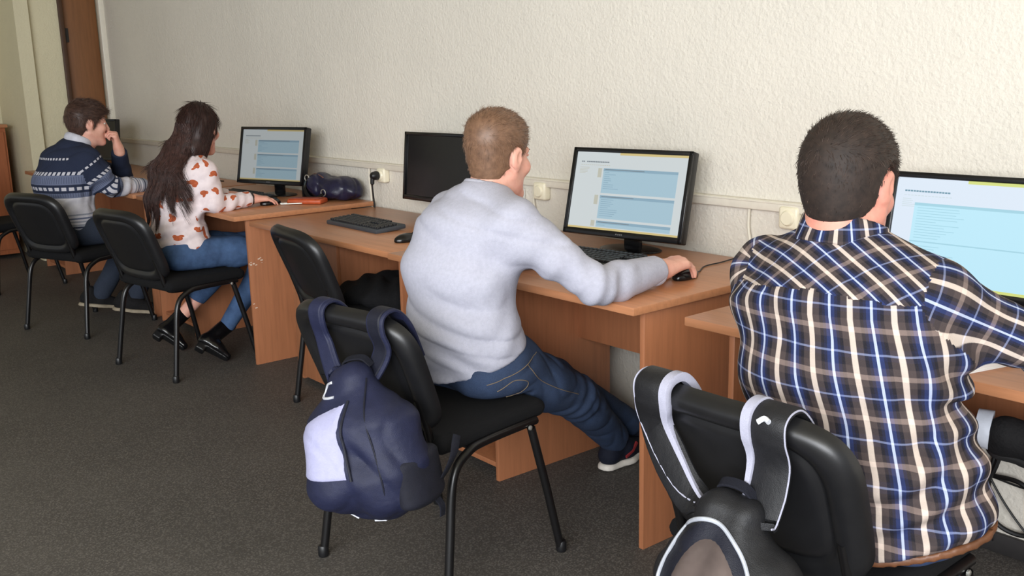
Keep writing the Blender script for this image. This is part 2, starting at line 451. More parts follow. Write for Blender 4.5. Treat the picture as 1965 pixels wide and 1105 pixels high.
# ------------------------------------------------------------------ desks
def desk(x0, x1, top, label, ped='open', front=-.81, panel_right=True, pw=.53, d0=0.0):
    """x0..x1 along the wall, worktop height top"""
    w = x1-x0; th = .024; yf = front; yb = -.035; yp = front+.072
    r = empty('computer_desk', (x0, 0, 0)); tag(r, label, 'desk', 'computer desks along the wall')
    b = BM(); b.box((w/2, (yf+yb)/2, top-th/2), (w, yb-yf, th), .003)
    b.build('worktop', M['wx'], r)
    zc = top-th
    if panel_right:
        p = BM().box((w-.035, (yp+yb-.12)/2, zc/2), (.018, yb-.12-yp, zc), .0015).build('side_panel', M['wz'], r)
    # modesty board
    BM().box((w*.5+.2, -.36, zc-.14), (w-.45, .016, .28), .0015).build('modesty_panel', M['wz'], r)
    if ped in ('open', 'door'):
        a0 = .03+d0; a1 = pw
        for xx in (a0, a1):
            BM().box((xx, (yp-.21)/2, zc/2), (.018, -.21-yp, zc), .0015).build('pedestal_side', M['wz'], r)
        BM().box(((a0+a1)/2, (yp-.21)/2+.01, .045), (a1-a0-.019, -.23-yp, .018), .001).build('bottom_board', M['wz'], r)
        BM().box(((a0+a1)/2, (yp-.21)/2+.01, .42), (a1-a0-.019, -.24-yp, .018), .001).build('shelf', M['wz'], r)
        BM().box(((a0+a1)/2, -.222, zc/2), (a1-a0-.019, .01, zc-.002), .001).build('back_board', M['wz'], r)
        if ped == 'door':
            dd = BM().box(((a0+a1)/2, yp-.009, zc/2+.01), (a1-a0+.016, .017, zc-.03), .0015).build('cabinet_door', M['wz'], r)
            BM().tube([(a1-.04, yp-.03, zc*.62), (a1-.04, yp-.03, zc*.62+.09)], .005, 8).build('handle', M['bolt'], dd)
    return r
desk(-8.2, -5.80, .75, 'brown laminate desk under the elbow of the boy in the patterned sweater', 'open')
dW = desk(-5.74, -4.405, .752, 'brown laminate desk in front of the long-haired girl, carrying the navy handbag', 'open')
rr = random.Random(3)
for (y, z, n) in ((-.73, .50, 7), (-.725, .30, 2), (-.70, .52, 4)):
    bm_ = BM()
    for k in range(n):
        a, c = y+rr.uniform(-.012, .03), z+rr.uniform(-.015, .015); s_ = rr.uniform(.003, .009)
        bm_.quad([(1.3096, a, c), (1.3096, a+s_*1.6, c+s_*.3), (1.3096, a+s_, c+s_), (1.3096, a-s_*.3, c+s_*.6)])
    bm_.build('scuff_mark', M['scuff'], dW)
desk(-4.385, -3.155, .727, 'empty-seat brown desk holding the grey keyboard and switched-off monitor', 'door', -.745, pw=.72, d0=.28)
desk(-3.035, -1.795, .75, 'brown laminate desk where the boy in the grey sweatshirt rests his arm', 'open', -.825)
desk(-1.635, -.33, .75, 'brown laminate desk in front of the boy in the checked shirt', 'open', -.803, pw=.36, d0=.07)

# ------------------------------------------------------------------ chairs
def backrest_mesh(side):
    """side -1: rear shell, +1: front cushion; rounded rectangle swept in rings"""
    W, Hh = .232, .183; n = 72
    if side < 0: rings = [(0.02, .010), (.3, .010), (.62, .0095), (.70, .009), (.725, .0035), (.75, .003), (.775, .012), (.84, .0185), (.90, .0195), (.95, .016), (.985, .008), (1.0, -.004), (1.0, -.018)]
    else: rings = [(.02, -.040), (.4, -.039), (.7, -.036), (.85, -.032), (.94, -.026), (.985, -.018)]
    def outline(s):
        pts = []
        for k in range(n):
            a = 2*PI*k/n; c, sn = math.cos(a), math.sin(a); e = 5.0 if sn < 0 else 3.6
            x = W*s*abs(c)**(2/e)*(1 if c >= 0 else -1); z = Hh*s*abs(sn)**(2/e)*(1 if sn >= 0 else -1)
            x *= 1+.03*(z/Hh) ; pts.append((x, z))
        return pts
    V = []; F = []
    for s, dep in rings:
        for x, z in outline(s): V.append((x, -dep+.42*x*x, z))
    for i in range(len(rings)-1):
        for k in range(n): F.append((i*n+k, i*n+(k+1) % n, (i+1)*n+(k+1) % n, (i+1)*n+k))
    F.append(tuple(range(n)))
    bm = bmesh.new(); vs = [bm.verts.new(v) for v in V]; [bm.faces.new([vs[i] for i in f]) for f in F]
    bmesh.ops.recalc_face_normals(bm, faces=bm.faces); me = bpy.data.meshes.new('backrest'); bm.to_mesh(me); bm.free()
    me.polygons.foreach_set('use_smooth', [True]*len(me.polygons)); return me
def make_chair():
    r = empty('office_chair')
    b = BM()
    # seat pad
    sd = S().box((0, .005, .447), (.235, .215, .026), .024)
    sd.add(lambda p: -.012*np.cos(np.clip(p[:, 0]*6, -1.5, 1.5))*0+.9*(p[:, 0]**2)*.0, 0, 'd')
    o = implicit('seat', sd, .011, M['pad'], r)
    BM().box((0, .005, .427), (.44, .40, .012), .005).build('seat_board', M['shell'], r)
    R = Matrix.Rotation(math.radians(14), 3, 'X')
    for nm, sd_, m in (('backrest_shell', -1, M['shell']), ('backrest_cushion', 1, M['pad'])):
        me = backrest_mesh(sd_); me.name = nm; me.materials.append(m)
        o = bpy.data.objects.new(nm, me); COL.objects.link(o); o.parent = r
        o.location = (0, -.27, .637); o.rotation_euler = (.377, 0, 0)
    for s in (-1, 1):
        BM().tube(spline([(s*.262, -.235, 0), (s*.250, -.205, .20), (s*.240, -.175, .36), (s*.237, -.115, .412), (s*.235, -.04, .423), (s*.235, .16, .423)], 6), .0125, 12).build('leg', M['steel'], r)
        BM().tube([(s*.240, .135, .408), (s*.250, .19, .2), (s*.262, .235, 0)], .0125, 12).build('leg', M['steel'], r)
        for y in (-.235, .235): BM().lathe([(.0145, 0), (.0165, .004), (.0155, .03), (.013, .034)], (s*.262, y, 0), n=14).build('foot_cap', M['black'], r)
        br = BM(); br.tube(spline([(s*.19, -.05, .418), (s*.19, -.17, .422), (s*.19, -.20, .45), (s*.19, -.215, .50), (s*.19, -.242, .58)], 5), .011, 10)
        br.build('back_bracket', M['steel'], r)
        bo = BM(); bo.lathe([(.007, 0), (.007, .004), (.004, .006)], (s*.2485, .12, .414), 'x' , 10); bo.build('bolt', M['bolt'], r)
    BM().tube([(-.237, -.09, .418), (.237, -.09, .418)], .010, 8).build('crossbar', M['steel'], r)
    BM().tube([(-.237, .13, .418), (.237, .13, .418)], .010, 8).build('crossbar', M['steel'], r)
    return r
def copy_tree(o, parent=None):
    c = o.copy(); COL.objects.link(c); c.parent = parent
    for ch in list(o.children): copy_tree(ch, c)
    return c
def chair_back_point(i, x, dep, z):
    (cx, cy), a, _ = CH[i]; v = rotx(.377) @ np.array([x, -dep+.42*x*x, z])+np.array([0, -.27, .637]); return np.array([cx, cy, 0])+rotz(math.radians(a)) @ v
chair0 = make_chair()
CH = [((-5.915, -1.085), 21.5, 'black chair on which the boy in the patterned sweater sits'),
      ((-4.729, -.967), 10.5, 'black chair under the long-haired girl in the fox-print top'),
      ((-3.49, -.657), -6.3, 'unoccupied black chair pushed under the desk with the switched-off monitor'),
      ((-2.205, -1.205), 8.5, 'black chair with the navy backpack hung on its backrest'),
      ((-1.035, -1.076), 1, 'black chair with the black backpack hung on its backrest'),
      ((-7.55, -1.12), 12, 'black chair at the far left, half hidden behind another chair')]
for i, ((x, y), a, lab) in enumerate(CH):
    o = chair0 if i == 0 else copy_tree(chair0)
    o.location = (x, y, 0); o.rotation_euler = (0, 0, math.radians(a)); tag(o, lab, 'chair', 'black office chairs at the desks')

# ------------------------------------------------------------------ monitors, keyboards, mice
SCR = {}
def screen_mats(k):
    g = lambda n, c: emit(n, c, k)
    return [g('screen_page', (222, 230, 232)), g('screen_blue', (178, 210, 226)), g('screen_text', (120, 130, 138)), g('screen_tab', (226, 205, 140)), g('screen_tag', (205, 205, 190)), g('screen_head', (150, 184, 204))]
def monitor(name_label, loc, rz, w=.51, h=.318, mats=None, tilt=6, page=0, z0=.75, cz=None):
    r = empty('monitor', (loc[0], loc[1], z0), math.radians(rz)); tag(r, name_label, 'monitor', 'computer monitors on the desks')
    R = Matrix.Rotation(math.radians(-tilt), 3, 'X'); cz = (cz or .954)-z0
    def T(p): v = R @ Vector(p); return (v.x, v.y, v.z+cz)
    # front face looks to -y
    nh = cz-h*.30; b = BM(); b.box((0, .018, 0), (w, .034, h), .006); b.box((0, .045, -.01), (w*.7, .03, h*.62), .012)
    bz = .016; bl = .022
    for v in b.b.verts: v.co = Vector(T(v.co))
    b.build('housing', M['black'], r)
    b = BM()
    b.box((0, -.003, h/2-bz/2), (w, .010, bz), .003); b.box((0, -.003, -h/2+bl/2), (w, .010, bl), .003)
    b.box((-w/2+bz/2, -.003, 0), (bz, .010, h), .003); b.box((w/2-bz/2, -.003, 0), (bz, .010, h), .003)
    for v in b.b.verts: v.co = Vector(T(v.co))
    bez = b.build('bezel', M['gloss'], r)
    b = BM()                       # small maker's mark on the lower rim
    for k, (dx, ww) in enumerate(((-.012, .007), (-.003, .006), (.005, .006), (.012, .004))): b.box((dx, -.0085, -h/2+bl/2), (ww*.7, .0008, .005))
    for v in b.b.verts: v.co = Vector(T(v.co))
    b.build('logo', plain('grey_mark', (120, 120, 122), .4), bez)
    b = BM(); sw, sh = w-2*bz, h-bz-bl; x0, z1 = -sw/2, h/2-bz
    lay = [0]
    def rect(u0, v0, u1, v1, mi):
        lay[0] += 1; y = -.0006-.00006*lay[0]; b.mi = mi
        b.quad([T((x0+u*sw, y, z1-v*sh)) for u, v in ((u0, v1), (u1, v1), (u1, v0), (u0, v0))])
    rect(0, 0, 1, 1, 0)
    if mats:
        rq = random.Random(11+page)
        rect(.40, 0, 1, .028, 3)
        rect(.0, .975, 1, 1, 3)
        for k in range(16):
            if rq.random() < .85: rect(.05+k*.0165, .118, .05+k*.0165+.0135, .133, 2)
        for k in range(14): rect(.05+k*.02, .165, .05+k*.02+.015, .171, 4)
        for k in range(5): rect(.045, .20+k*.018, .045+rq.uniform(.05, .09), .206+k*.018, 4)
        y = .205
        if page == 2:
            rect(.12, .235, 1, .975, 1); rect(.12, .235, 1, .262, 5); rect(.12, .60, 1, .612, 5)
            for k in range(26):
                if k not in (12, 13): rect(.14, .28+k*.026, .14+rq.uniform(.06, .28), .286+k*.026, 5)
            y = 1
        for hh in () if page == 2 else ((.32, .30, .14) if page == 0 else (.25, .25, .25)):
            rect(.27, y, .93, min(y+hh, .965), 1); rect(.27, y, .93, y+.035, 5)
            rect(.22, y, .255, min(y+.12, .96), 4)
            for k in range(9):
                yy = y+.05+k*.026
                if yy < min(y+hh, .96)-.02: rect(.285, yy, .285+rq.uniform(.04, .16), yy+.007, 5)
            rect(.285, y+.012, .285+rq.uniform(.2, .5), y+.02, 2)
            y += hh+.03
            if y > .93: break
    b.build('screen', mats if mats else [M['gloss']], r, smooth=False)
    # stand
    BM().box((0, .045, nh/2+.003), (.07, .022, nh), .006).build('stand_neck', M['gloss'], r)
    sd = S().ell((0, .03, .003), (.125, .085, .012)); sd.cut((0, 0, .0005), (0, 0, -1))
    implicit('stand_base', sd, .006, M['gloss'], r)
    return r
monitor('monitor showing a pale blue web page in front of the boy in grey', (-2.42, -.205), 8.7, mats=screen_mats(.80), tilt=14, cz=.958)
monitor('monitor showing a pale blue page in front of the long-haired girl', (-5.07, -.27), 17.5, mats=screen_mats(.42), tilt=12, page=1, z0=.752, cz=.975)
monitor('switched-off black monitor behind the boy in the grey sweatshirt', (-3.68, -.13), 2, tilt=5.5, z0=.727, cz=.973)
bright = [emit('bright_'+m.name, c, .98) for m, c in zip(screen_mats(.9), ((222, 234, 248), (190, 234, 250), (110, 150, 170), (214, 222, 130), (205, 220, 225), (165, 212, 228)))]
monitor('brightest blue monitor at the right edge, in front of the checked shirt', (-1.16, -.21), 1.7, mats=bright, tilt=10.6, page=2, cz=.940)
monitor('black monitor at the far left, behind the fist of the boy in the patterned sweater', (-7.86, -.36), 20, w=.48, h=.31, tilt=5, cz=.975)

def keyboard(label, loc, rz, dark=False, z0=.75):
    r = empty('keyboard', (loc[0], loc[1], z0), math.radians(rz)); tag(r, label, 'keyboard', 'keyboards on the desks')
    L, D = .445, .155; b = BM(); R = Matrix.Rotation(math.radians(4), 3, 'X')
    b.box((0, 0, .012), (L, D, .020), .006, R); b.build('case', M['kdark'] if dark else M['kbody'], r)
    b = BM(); rows = [(-.055, [1.25]*3+[6.25]+[1.25]*4), (-.034, [2.25]+[1]*10+[2.75]), (-.013, [1.75]+[1]*11+[2.25]), (.008, [1.5]+[1]*12+[1.5]), (.029, [1]*13+[2]), (.055, [1]*15)]
    u = .0188
    for y, ks in rows:
        x = -L/2+.012
        for k in ks:
            b.box((x+k*u/2, y, .0265+y*.07), (k*u-.003, .0165, .008), .002, R, 1); x += k*u
        for g, n in ((-L/2+.012+15*u+.006, 3), (-L/2+.012+18*u+.013, 4)):
            for q in range(n):
                if g > .13 and y > .05: continue
                if n == 3 and y in (-.013,): continue
                b.box((min(g+q*u*.98+u/2, L/2-.012), y, .0265+y*.07), (u*.98-.003, .0165, .008), .002, R, 1)
    b.build('keys', M['key'], r, smooth=False); return r
keyboard('grey keyboard lying on the desk with the switched-off monitor', (-3.80, -.455), -1, z0=.727)
keyboard('black keyboard under the monitor of the boy in grey', (-2.31, -.42), 6, True)
keyboard('black keyboard between the girl and her monitor', (-5.12, -.44), 4, True, .752)
keyboard('dark keyboard partly hidden behind the checked shirt sleeve', (-1.12, -.45), 2, True)

def mouse(label, loc, rz, z0=.75):
    r = empty('computer_mouse', (loc[0], loc[1], z0), math.radians(rz)); tag(r, label, 'mouse', 'computer mice on the desks')
    sd = S().ell((0, 0, .008), (.031, .058, .028)); sd.cut((0, 0, .0008), (0, 0, -1), .004)
    sd.box((0, .05, .034), (.0008, .045, .02), .0004, None, .002, 's')
    implicit('shell', sd, .003, M['gloss'], r)
    BM().lathe([(.002, -.003), (.009, -.003), (.009, .003), (.002, .003)], (0, .032, .028), 'x', 16).build('scroll_wheel', M['black'], r)
    return r
mouse('black mouse lying free beside the grey keyboard', (-3.31, -.555), -4, .727)
mouse('black mouse under the right hand of the boy in grey', (-1.955, -.425), 8)
mouse('black mouse under the right hand of the long-haired girl', (-4.70, -.475), 2, .752)
def wire(name, label, pts, r, m, cat='cable'):
    return tag(BM().tube(spline(pts, 8), r, 8).build(name, m), label, cat)
wire('mouse_cable', 'black mouse cable curving over the desk right of the hand', [(-1.962, -.37, .762), (-1.985, -.32, .754), (-2.03, -.24, .753), (-2.035, -.15, .753), (-2.05, -.045, .753)], .0022, M['cabB'])
wire('mouse_cable', 'thin dark cable on the desk beside the grey keyboard', [(-3.313, -.497, .733), (-3.34, -.40, .730), (-3.42, -.30, .730), (-3.44, -.17, .730), (-3.45, -.06, .730)], .002, M['cabB'])
wire('keyboard_cable', 'thin black cable arching on the desk by the far left monitor', [(-6.95, -.06, .755), (-6.75, -.10, .80), (-6.5, -.14, .775), (-6.3, -.2, .753), (-6.1, -.12, .753)], .004, M['cabB'])

# ------------------------------------------------------------------ sockets
def socket(label, x, z, plug=None):
    r = empty('wall_socket', (x, 0, z)); tag(r, label, 'socket', 'cream wall sockets below the duct')
    BM().box((0, -.019, 0), (.074, .038, .074), .01, None, 3).build('housing', M['cream'], r)
    b = BM(); b.lathe([(.002, -.006), (.021, -.006), (.026, .0), (.027, .003)], (0, -.039, 0), 'y', 24); b.build('outlet', M['cream'], r)
    return r
socket('cream wall socket with the black plug in it', -4.325, .892)
socket('cream wall socket left of the large lit monitor', -3.085, .902)
socket('cream wall socket beside the checked shirt shoulder', -1.86, .905)
r = empty('power_plug', (-4.335, -.045, .892)); tag(r, 'black power plug with cord hanging down behind the desk', 'plug')
b = BM(); b.lathe([(.022, -.0), (.024, -.012), (.02, -.032), (.013, -.04)], (0, 0, 0), 'y', 20); b.build('plug_head', M['black'], r)
BM().tube(spline([(0, -.03, -.005), (-.004, -.032, -.04), (-.008, -.028, -.09), (-.012, -.02, -.16), (-.012, -.015, -.30)], 6), [.011]*7+[.0042]*18, 10).build('cord', M['cabB'], r)
r = empty('power_adapter', (-3.235, 0, .872)); tag(r, 'white plug-in adapter on the wall below the chin of the boy in grey', 'adapter')
BM().box((0, -.03, 0), (.05, .06, .065), .008, None, 3).build('case', M['white'], r)
BM().tube(spline([(0, -.03, -.03), (.004, -.026, -.08), (.0, -.018, -.2)], 6), .003, 8).build('cord', M['cabW'], r)
# bundle of cables under the right desk
cb = [[(-1.13, -.03, .45), (-1.15, -.035, .28), (-1.16, -.03, .20), (-1.15, -.03, .10), (-1.14, -.03, .04)],
      [(-1.10, -.035, .45), (-1.14, -.04, .27), (-1.17, -.04, .18), (-1.12, -.04, .10), (-1.04, -.03, .09), (-1.0, -.035, .16), (-1.06, -.045, .24), (-1.16, -.03, .235)],
      [(-1.25, -.03, .24), (-1.15, -.03, .232), (-1.05, -.03, .225), (-.9, -.03, .24)],
      [(-1.22, -.03, .36), (-1.17, -.03, .25), (-1.1, -.03, .15), (-1.0, -.03, .05)]]
r = empty('cable_bundle', (0, 0, 0)); tag(r, 'tangle of black cables hanging by the wall under the rightmost desk', 'cables')
for k, c in enumerate(cb): BM().tube(spline(c, 7), .007 if k < 2 else .0032, 8).build('cable', M['cabB'], r)

# ------------------------------------------------------------------ small things on the desks
r = empty('notebook', (-.955, -.68, .75), math.radians(-16)); tag(r, 'white paper pad lying on the desk beside the checked shirt', 'paper')
b = BM()
for k in range(5): b.box((random.uniform(-.002, .002), random.uniform(-.002, .002), .002+k*.0032), (.15, .21, .003), 0, Matrix.Rotation(random.uniform(-.02, .02), 3, 'Z'))
b.build('sheets', M['paper'], r, smooth=False)
r = empty('wallet', (-4.60, -.315, .752), math.radians(38)); tag(r, 'orange-brown leather wallet in front of the navy handbag', 'wallet')
lm = plain('orange_leather', (176, 78, 40), .45, var=.2, bump=.2, bscale=90)
BM().box((0, 0, .014), (.19, .10, .026), .01, None, 3).build('body', lm, r)
BM().box((.0, -.01, .028), (.17, .075, .006), .003).build('flap', plain('dark_orange_leather', (146, 60, 30), .45, var=.2), r)
r = empty('pen', (-4.60, -.395, .7555), math.radians(62)); tag(r, 'silver pen lying at the desk edge before the wallet', 'pen')
BM().tube([(-.065, 0, .0035), (.045, 0, .0035), (.06, 0, .0035), (.07, 0, .0035)], [.0038, .0038, .003, .0008], 10).build('barrel', M['bolt'], r)
BM().box((-.05, 0, .0078), (.035, .002, .0015)).build('clip', M['bolt'], r)

# ------------------------------------------------------------------ people
def skin_mat(name, c, red):
    t = NT(name); o = t.coord(); nz = t.noise(o, 22, 4, .6)
    t.base(t.ramp(nz, [(.3, lin(c)), (.72, lin(red))])); t.rough(.5, .35)
    t.b.inputs['Subsurface Weight'].default_value = .12; t.b.inputs['Subsurface Radius'].default_value = (.012, .005, .003); t.b.inputs['Subsurface Scale'].default_value = .5
    t.bump(t.noise(o, 260, 2), .08, .002); return t.m
def hair_mat(name, c1, c2, rough=.42):
    t = NT(name); o = t.coord(); nz = t.noise(o, 55, 4, .7)
    t.base(t.ramp(nz, [(.3, lin(c1)), (.7, lin(c2))])); t.rough(rough, .35); return t.m
def denim(name, c, c2):
    t = NT(name); o = t.coord(); nz = t.noise(o, 11, 5, .65); fine = t.noise(o, 500, 2)
    col = t.ramp(nz, [(.3, lin(c)), (.72, lin(c2))]); t.base(t.mix(t.math('MULTIPLY', fine, .25), col, lin((120, 135, 160)))); t.rough(.85, .2)
    t.bump(t.math('ADD', t.math('MULTIPLY', t.noise(o, 26, 3), .8), t.math('MULTIPLY', fine, .3)), .35, .006); return t.m

def head_sdf(H, R, fem=False, jaw=1.0):
    Hh = np.asarray(H, float); W = lambda *v: Hh+R @ np.array(v, float)
    s = S()
    s.ell(W(0, -.012, .035), (.073, .095, .089), R, .02)
    s.ell(W(0, .034, -.03), (.058*jaw, .058, .080), R, .03)
    for x in (-1, 1):
        s.rc(W(x*.052*jaw, -.0, -.045), W(x*.022, .066, -.096), .020, .019, .03)
        s.ell(W(x*.040, .066, -.018), (.026, .024, .024), R, .02)      # cheek
        s.rc(W(x*.012, .090, .034), W(x*.044, .074, .032), .008, .009, .018)   # brow
    s.rc(W(-.018, .074, -.100), W(.018, .074, -.100), .017, .017, .02)   # chin
    for x in (-1, 1): s.ell(W(x*.031, .098, .012), (.019, .018, .013), R, .014, 's')
    s.rc(W(0, .094, .018), W(0, .112, -.022), .008, .0115, .010)
    for x in (-1, 1): s.ell(W(x*.011, .102, -.026), (.009, .012, .008), R, .006)
    s.ell(W(0, .090, -.057), (.023, .009, .0055), R, .006); s.ell(W(0, .088, -.069), (.019, .010, .006), R, .006)
    s.ell(W(0, .100, -.063), (.022, .008, .0014), R, .003, 's')
    for x in (-1, 1):                                                    # eyelids
        s.ell(W(x*.031, .0845, .018), (.016, .010, .006), R, .004)
        s.ell(W(x*.031, .0840, .003), (.015, .009, .004), R, .004)
    for x in (-1, 1):                                                    # ears
        Re = R @ rotz(x*math.radians(-13)) @ rotx(math.radians(-10))
        s.ell(W(x*.079, -.012, .004), (.0085, .019, .032), Re, .006)
        s.ell(W(x*.075, -.002, -.022), (.007, .010, .013), Re, .008)
        s.ell(W(x*.0885, -.006, .006), (.0075, .0115, .020), Re, .003, 's')
        s.ell(W(x*.078, .006, -.002), (.006, .006, .008), Re, .004)
    return s, W

def hand(s, w, d, n, l, curl=(.25, .5, .4), spread=.12, sc=1.0, thumb=(.75, .62, -.25), tcurl=.25):
    """fingers along d, back of the hand towards n, thumb on the side l"""
    w = np.asarray(w, float); d = unit(d); n = unit(np.asarray(n, float)-d*np.dot(n, d)); l = np.asarray(l, float); l = unit(l-d*(l@d)-n*(l@n))
    kx = (.030, .010, -.011, -.030); kd = (.088, .093, .088, .079)
    ln = (.074, .083, .077, .060); rr = (.0092, .0095, .0090, .0080)
    s.rc(w-d*.02, w+d*.02, .027*sc, .026*sc, .02)
    kn = []
    for i in range(4):
        k = w+(d*kd[i]+l*kx[i]*.95+n*(.006 if i in (1, 2) else .002))*sc; kn.append(k)
        s.rc(w+(d*.012+l*kx[i]*.55)*sc, k, .0165*sc, .0118*sc, .016)
    s.rc(w+(d*.02+l*.020-n*.008)*sc, w+(d*.052+l*.030-n*.010)*sc, .016*sc, .015*sc, .016)
    hs = S()
    for i in range(4):
        di = unit(d+l*spread*(1.4-i)*.8); p = kn[i]; a = 0.; cu = curl if not isinstance(curl[0], (tuple, list)) else curl[i]
        f = S()
        r = rr[i]*sc
        for j, fr in enumerate((.46, .30, .24)):
            a += cu[j]; q = p+(di*math.cos(a)-n*math.sin(a))*ln[i]*fr*sc
            f.rc(p, q, r, r*(.93 if j < 2 else .80), .002); r *= .93; p = q
        hs.sub(f, .002)
    tb = w+(d*.048+l*.034-n*.010)*sc; td = unit(d*thumb[0]+l*thumb[1]+n*thumb[2]); f = S(); r = .0118*sc; a = td
    for j, L in enumerate((.036, .031, .024)):
        q = tb+a*L*sc; f.rc(tb, q, r, r*.9, .002); r *= .93; tb = q; a = unit(a+d*tcurl-l*tcurl*.9)
    hs.sub(f, .003)
    s.sub(hs, .010)
    return s

def folds(axis_pts, amp, freq, seed):
    """ripple across a limb, strongest at axis_pts[1]"""
    a = np.asarray(axis_pts[0], np.float32); b = np.asarray(axis_pts[1], np.float32); c = np.asarray(axis_pts[2], np.float32)
    d1 = unit(c-a).astype(np.float32)
    rg = np.random.default_rng(seed); u = unit(rg.normal(size=3)).astype(np.float32); v = unit(rg.normal(size=3)).astype(np.float32)
    def fn(p):
        q = p-b; g = np.exp(-(q*q).sum(1)/(2*.10**2))
        return amp*g*np.sin(freq*(q@d1)+2.2*np.sin(19*(q@u))+1.5*np.sin(27*(q@v)))
    return fn
def cloth_noise(amp, seed, f=14):
    rg = np.random.default_rng(seed); D = [unit(rg.normal(size=3)).astype(np.float32) for _ in range(5)]
    def fn(p):
        w = np.sin(f*(p@D[0])+1.7*np.sin(f*.7*(p@D[1])))
        w2 = np.sin(1.9*f*(p@D[2])+2*np.sin(1.1*f*(p@D[3])+.5)); r = 1-np.abs(w2)
        return amp*(.6*w+.9*r*r-.4)
    return fn

def short_hair(parent, H, R, W, m, mat2, n, L, top=.018, side=.007, seed=1, front=.088, comb=(0, 1.0, .25), vox=.005, rad=.0009, nape=-.088, fringe=0., LIFT=.16, EC=.026):
    """cap of hair plus many short strands"""
    Rf = R.astype(np.float32); Hf = np.asarray(H, np.float32)
    zz = np.array([-.12, -.085, -.05, -.03, -.026, -.005, .02, .04, .07, .09, .14]); yy = np.array([-.052, -.048, -.040, -.030, .016, .026, .030, .048, front-.012, front, front+.012+fringe])
    def loc(p): return (p-Hf)@Rf
    cr = S(); cr.ell(W(0, -.012, .035), (.073, .095, .089), R, .02); cr.ell(W(0, -.03, -.03), (.056, .062, .07), R, .03)
    def f(p):
        q = loc(p); d = cr(p); z = q[:, 2]
        th = side+(top-side)*np.clip((z-.02)/.08, 0, 1)**1.2; th = th*np.clip((z+.11)/.095, .10, 1)
        back = np.clip((-.02-q[:, 1])/.06, 0, 1); th = th+.004*back*np.clip((z+.02)/.05, 0, 1)
        d = d-th
        d = smax(d, q[:, 1]-np.interp(z, zz, yy).astype(np.float32), .008)
        d = smax(d, nape-z+.12*np.abs(q[:, 0]), .006)
        # cut-out round the ears
        ex = np.abs(q[:, 0])-.085; ey = q[:, 1]+.008; ez = q[:, 2]-.0
        e = np.sqrt((ex/.055)**2+(ey/EC)**2+((ez-.002)/(EC*1.38))**2)-1
        return smax(d, -e*.024, .004)
    s = S(); s.lo = Hf-.15; s.hi = Hf+.16; s.add(f, 0)
    o = implicit('hair', s, vox, m, parent, 1)
    V = np.array([v.co for v in o.data.vertices]); N = np.array([v.normal for v in o.data.vertices])
    rg = np.random.default_rng(seed); ok = ((V-Hf)@Rf); keep = np.linalg.norm(ok-np.array([0, -.015, .03]), axis=1) > .070
    ids = rg.choice(np.nonzero(keep)[0], n); P = V[ids]+rg.normal(size=(n, 3))*vox*.4; nn = N[ids]; q = (P-Hf)@Rf
    cmb = np.array(comb, float)[None]*np.clip((q[:, 2:3]-.02)/.06, 0, 1)+np.array([0, -.25, -1.0])[None]*np.clip((.06-q[:, 2:3])/.06, 0, 1)
    crown = np.array([0, -.06, .11]); rd = q-crown; cmb = cmb+.5*rd/(np.linalg.norm(rd, axis=1)[:, None]+1e-6)
    cw = cmb@R.T; cw = cw-nn*(cw*nn).sum(1)[:, None]*.8
    cw /= np.linalg.norm(cw, axis=1)[:, None]+1e-9
    ll = L*(.35+.65*np.clip((q[:, 2]+.02)/.09, 0, 1))*rg.uniform(.6, 1.25, n)
    P0 = P-nn*.004; lift = LIFT+.15*rg.random((n, 1))
    P1 = P0+(nn*lift*.6+cw*.5+rg.normal(size=(n, 3))*.09)*ll[:, None]*.5
    P2 = P0+(nn*lift*.55+cw*1.0+rg.normal(size=(n, 3))*.12)*ll[:, None]
    st = strands('hair_strands', np.stack([P0, P1, P2], 1), rad, mat2, o); tag(st, kind='stuff')
    return o

def eyes(parent, W, R, iris):
    for x in (-1, 1):
        b = BM(); c = W(x*.031, .0795, .010); Rm = Matrix([list(r) for r in (R @ rotx(-PI/2))])
        n = 12; prof = [(.0115*math.sin(a), .0115*math.cos(a)) for a in [PI*k/10 for k in range(10, 0, -1)]]
        b.mi = 0; b.lathe([(max(r_, .0005), z_) for r_, z_ in prof], c, n=16, rot=Rm)
        b.mi = 1; b.lathe([(.0055, .0102), (.005, .0112), (.001, .0118)], c, n=14, rot=Rm)
        b.mi = 2; b.lathe([(.0024, .0116), (.0022, .0121), (.0004, .0122)], c, n=10, rot=Rm)
        b.build('eye', [plain('eye_white', (225, 222, 216), .25, var=.02), plain('iris', iris, .25), M['gloss']], parent)
def brows(parent, W, m):
    b = BM()
    for x in (-1, 1):
        b.tube([W(x*.013, .0995, .032), W(x*.030, .096, .038), W(x*.050, .082, .034)], [.0028, .0036, .0016], 6)
    b.build('eyebrows', m, parent)

def arm(s, A, B, C, r, k=.03):
    """shoulder, elbow, wrist"""
    A, B, C = (np.asarray(v, float) for v in (A, B, C))
    m1 = A+(B-A)*.45; m2 = B+(C-B)*.3
    s.chain([A, m1, B], [r[0], r[1], r[2]], k, .02); s.chain([B, m2, C], [r[2], r[3], r[4]], .02, .02); return s
def sleeve(s, A, B, C, r, k=.03, back=.012, nrm=None):
    u = S(); A, B, C = (np.asarray(v, float) for v in (A, B, C)); d = unit(C-B); arm(u, A, B, C+d*.03, r, .03); q = S(); q.rc(C-d*.10, C+d*.12, .09, .09)
    n_ = d.astype(np.float32); c_ = (C-d*back).astype(np.float32); B_ = B.astype(np.float32)
    def cutfn(p):
        e = (p-c_)@n_; near = np.linalg.norm(p-c_, axis=1)
        return np.where(near < .16, e, -1.).astype(np.float32)
    u.add(cutfn, .004, 'i'); s.sub(u, k); return s
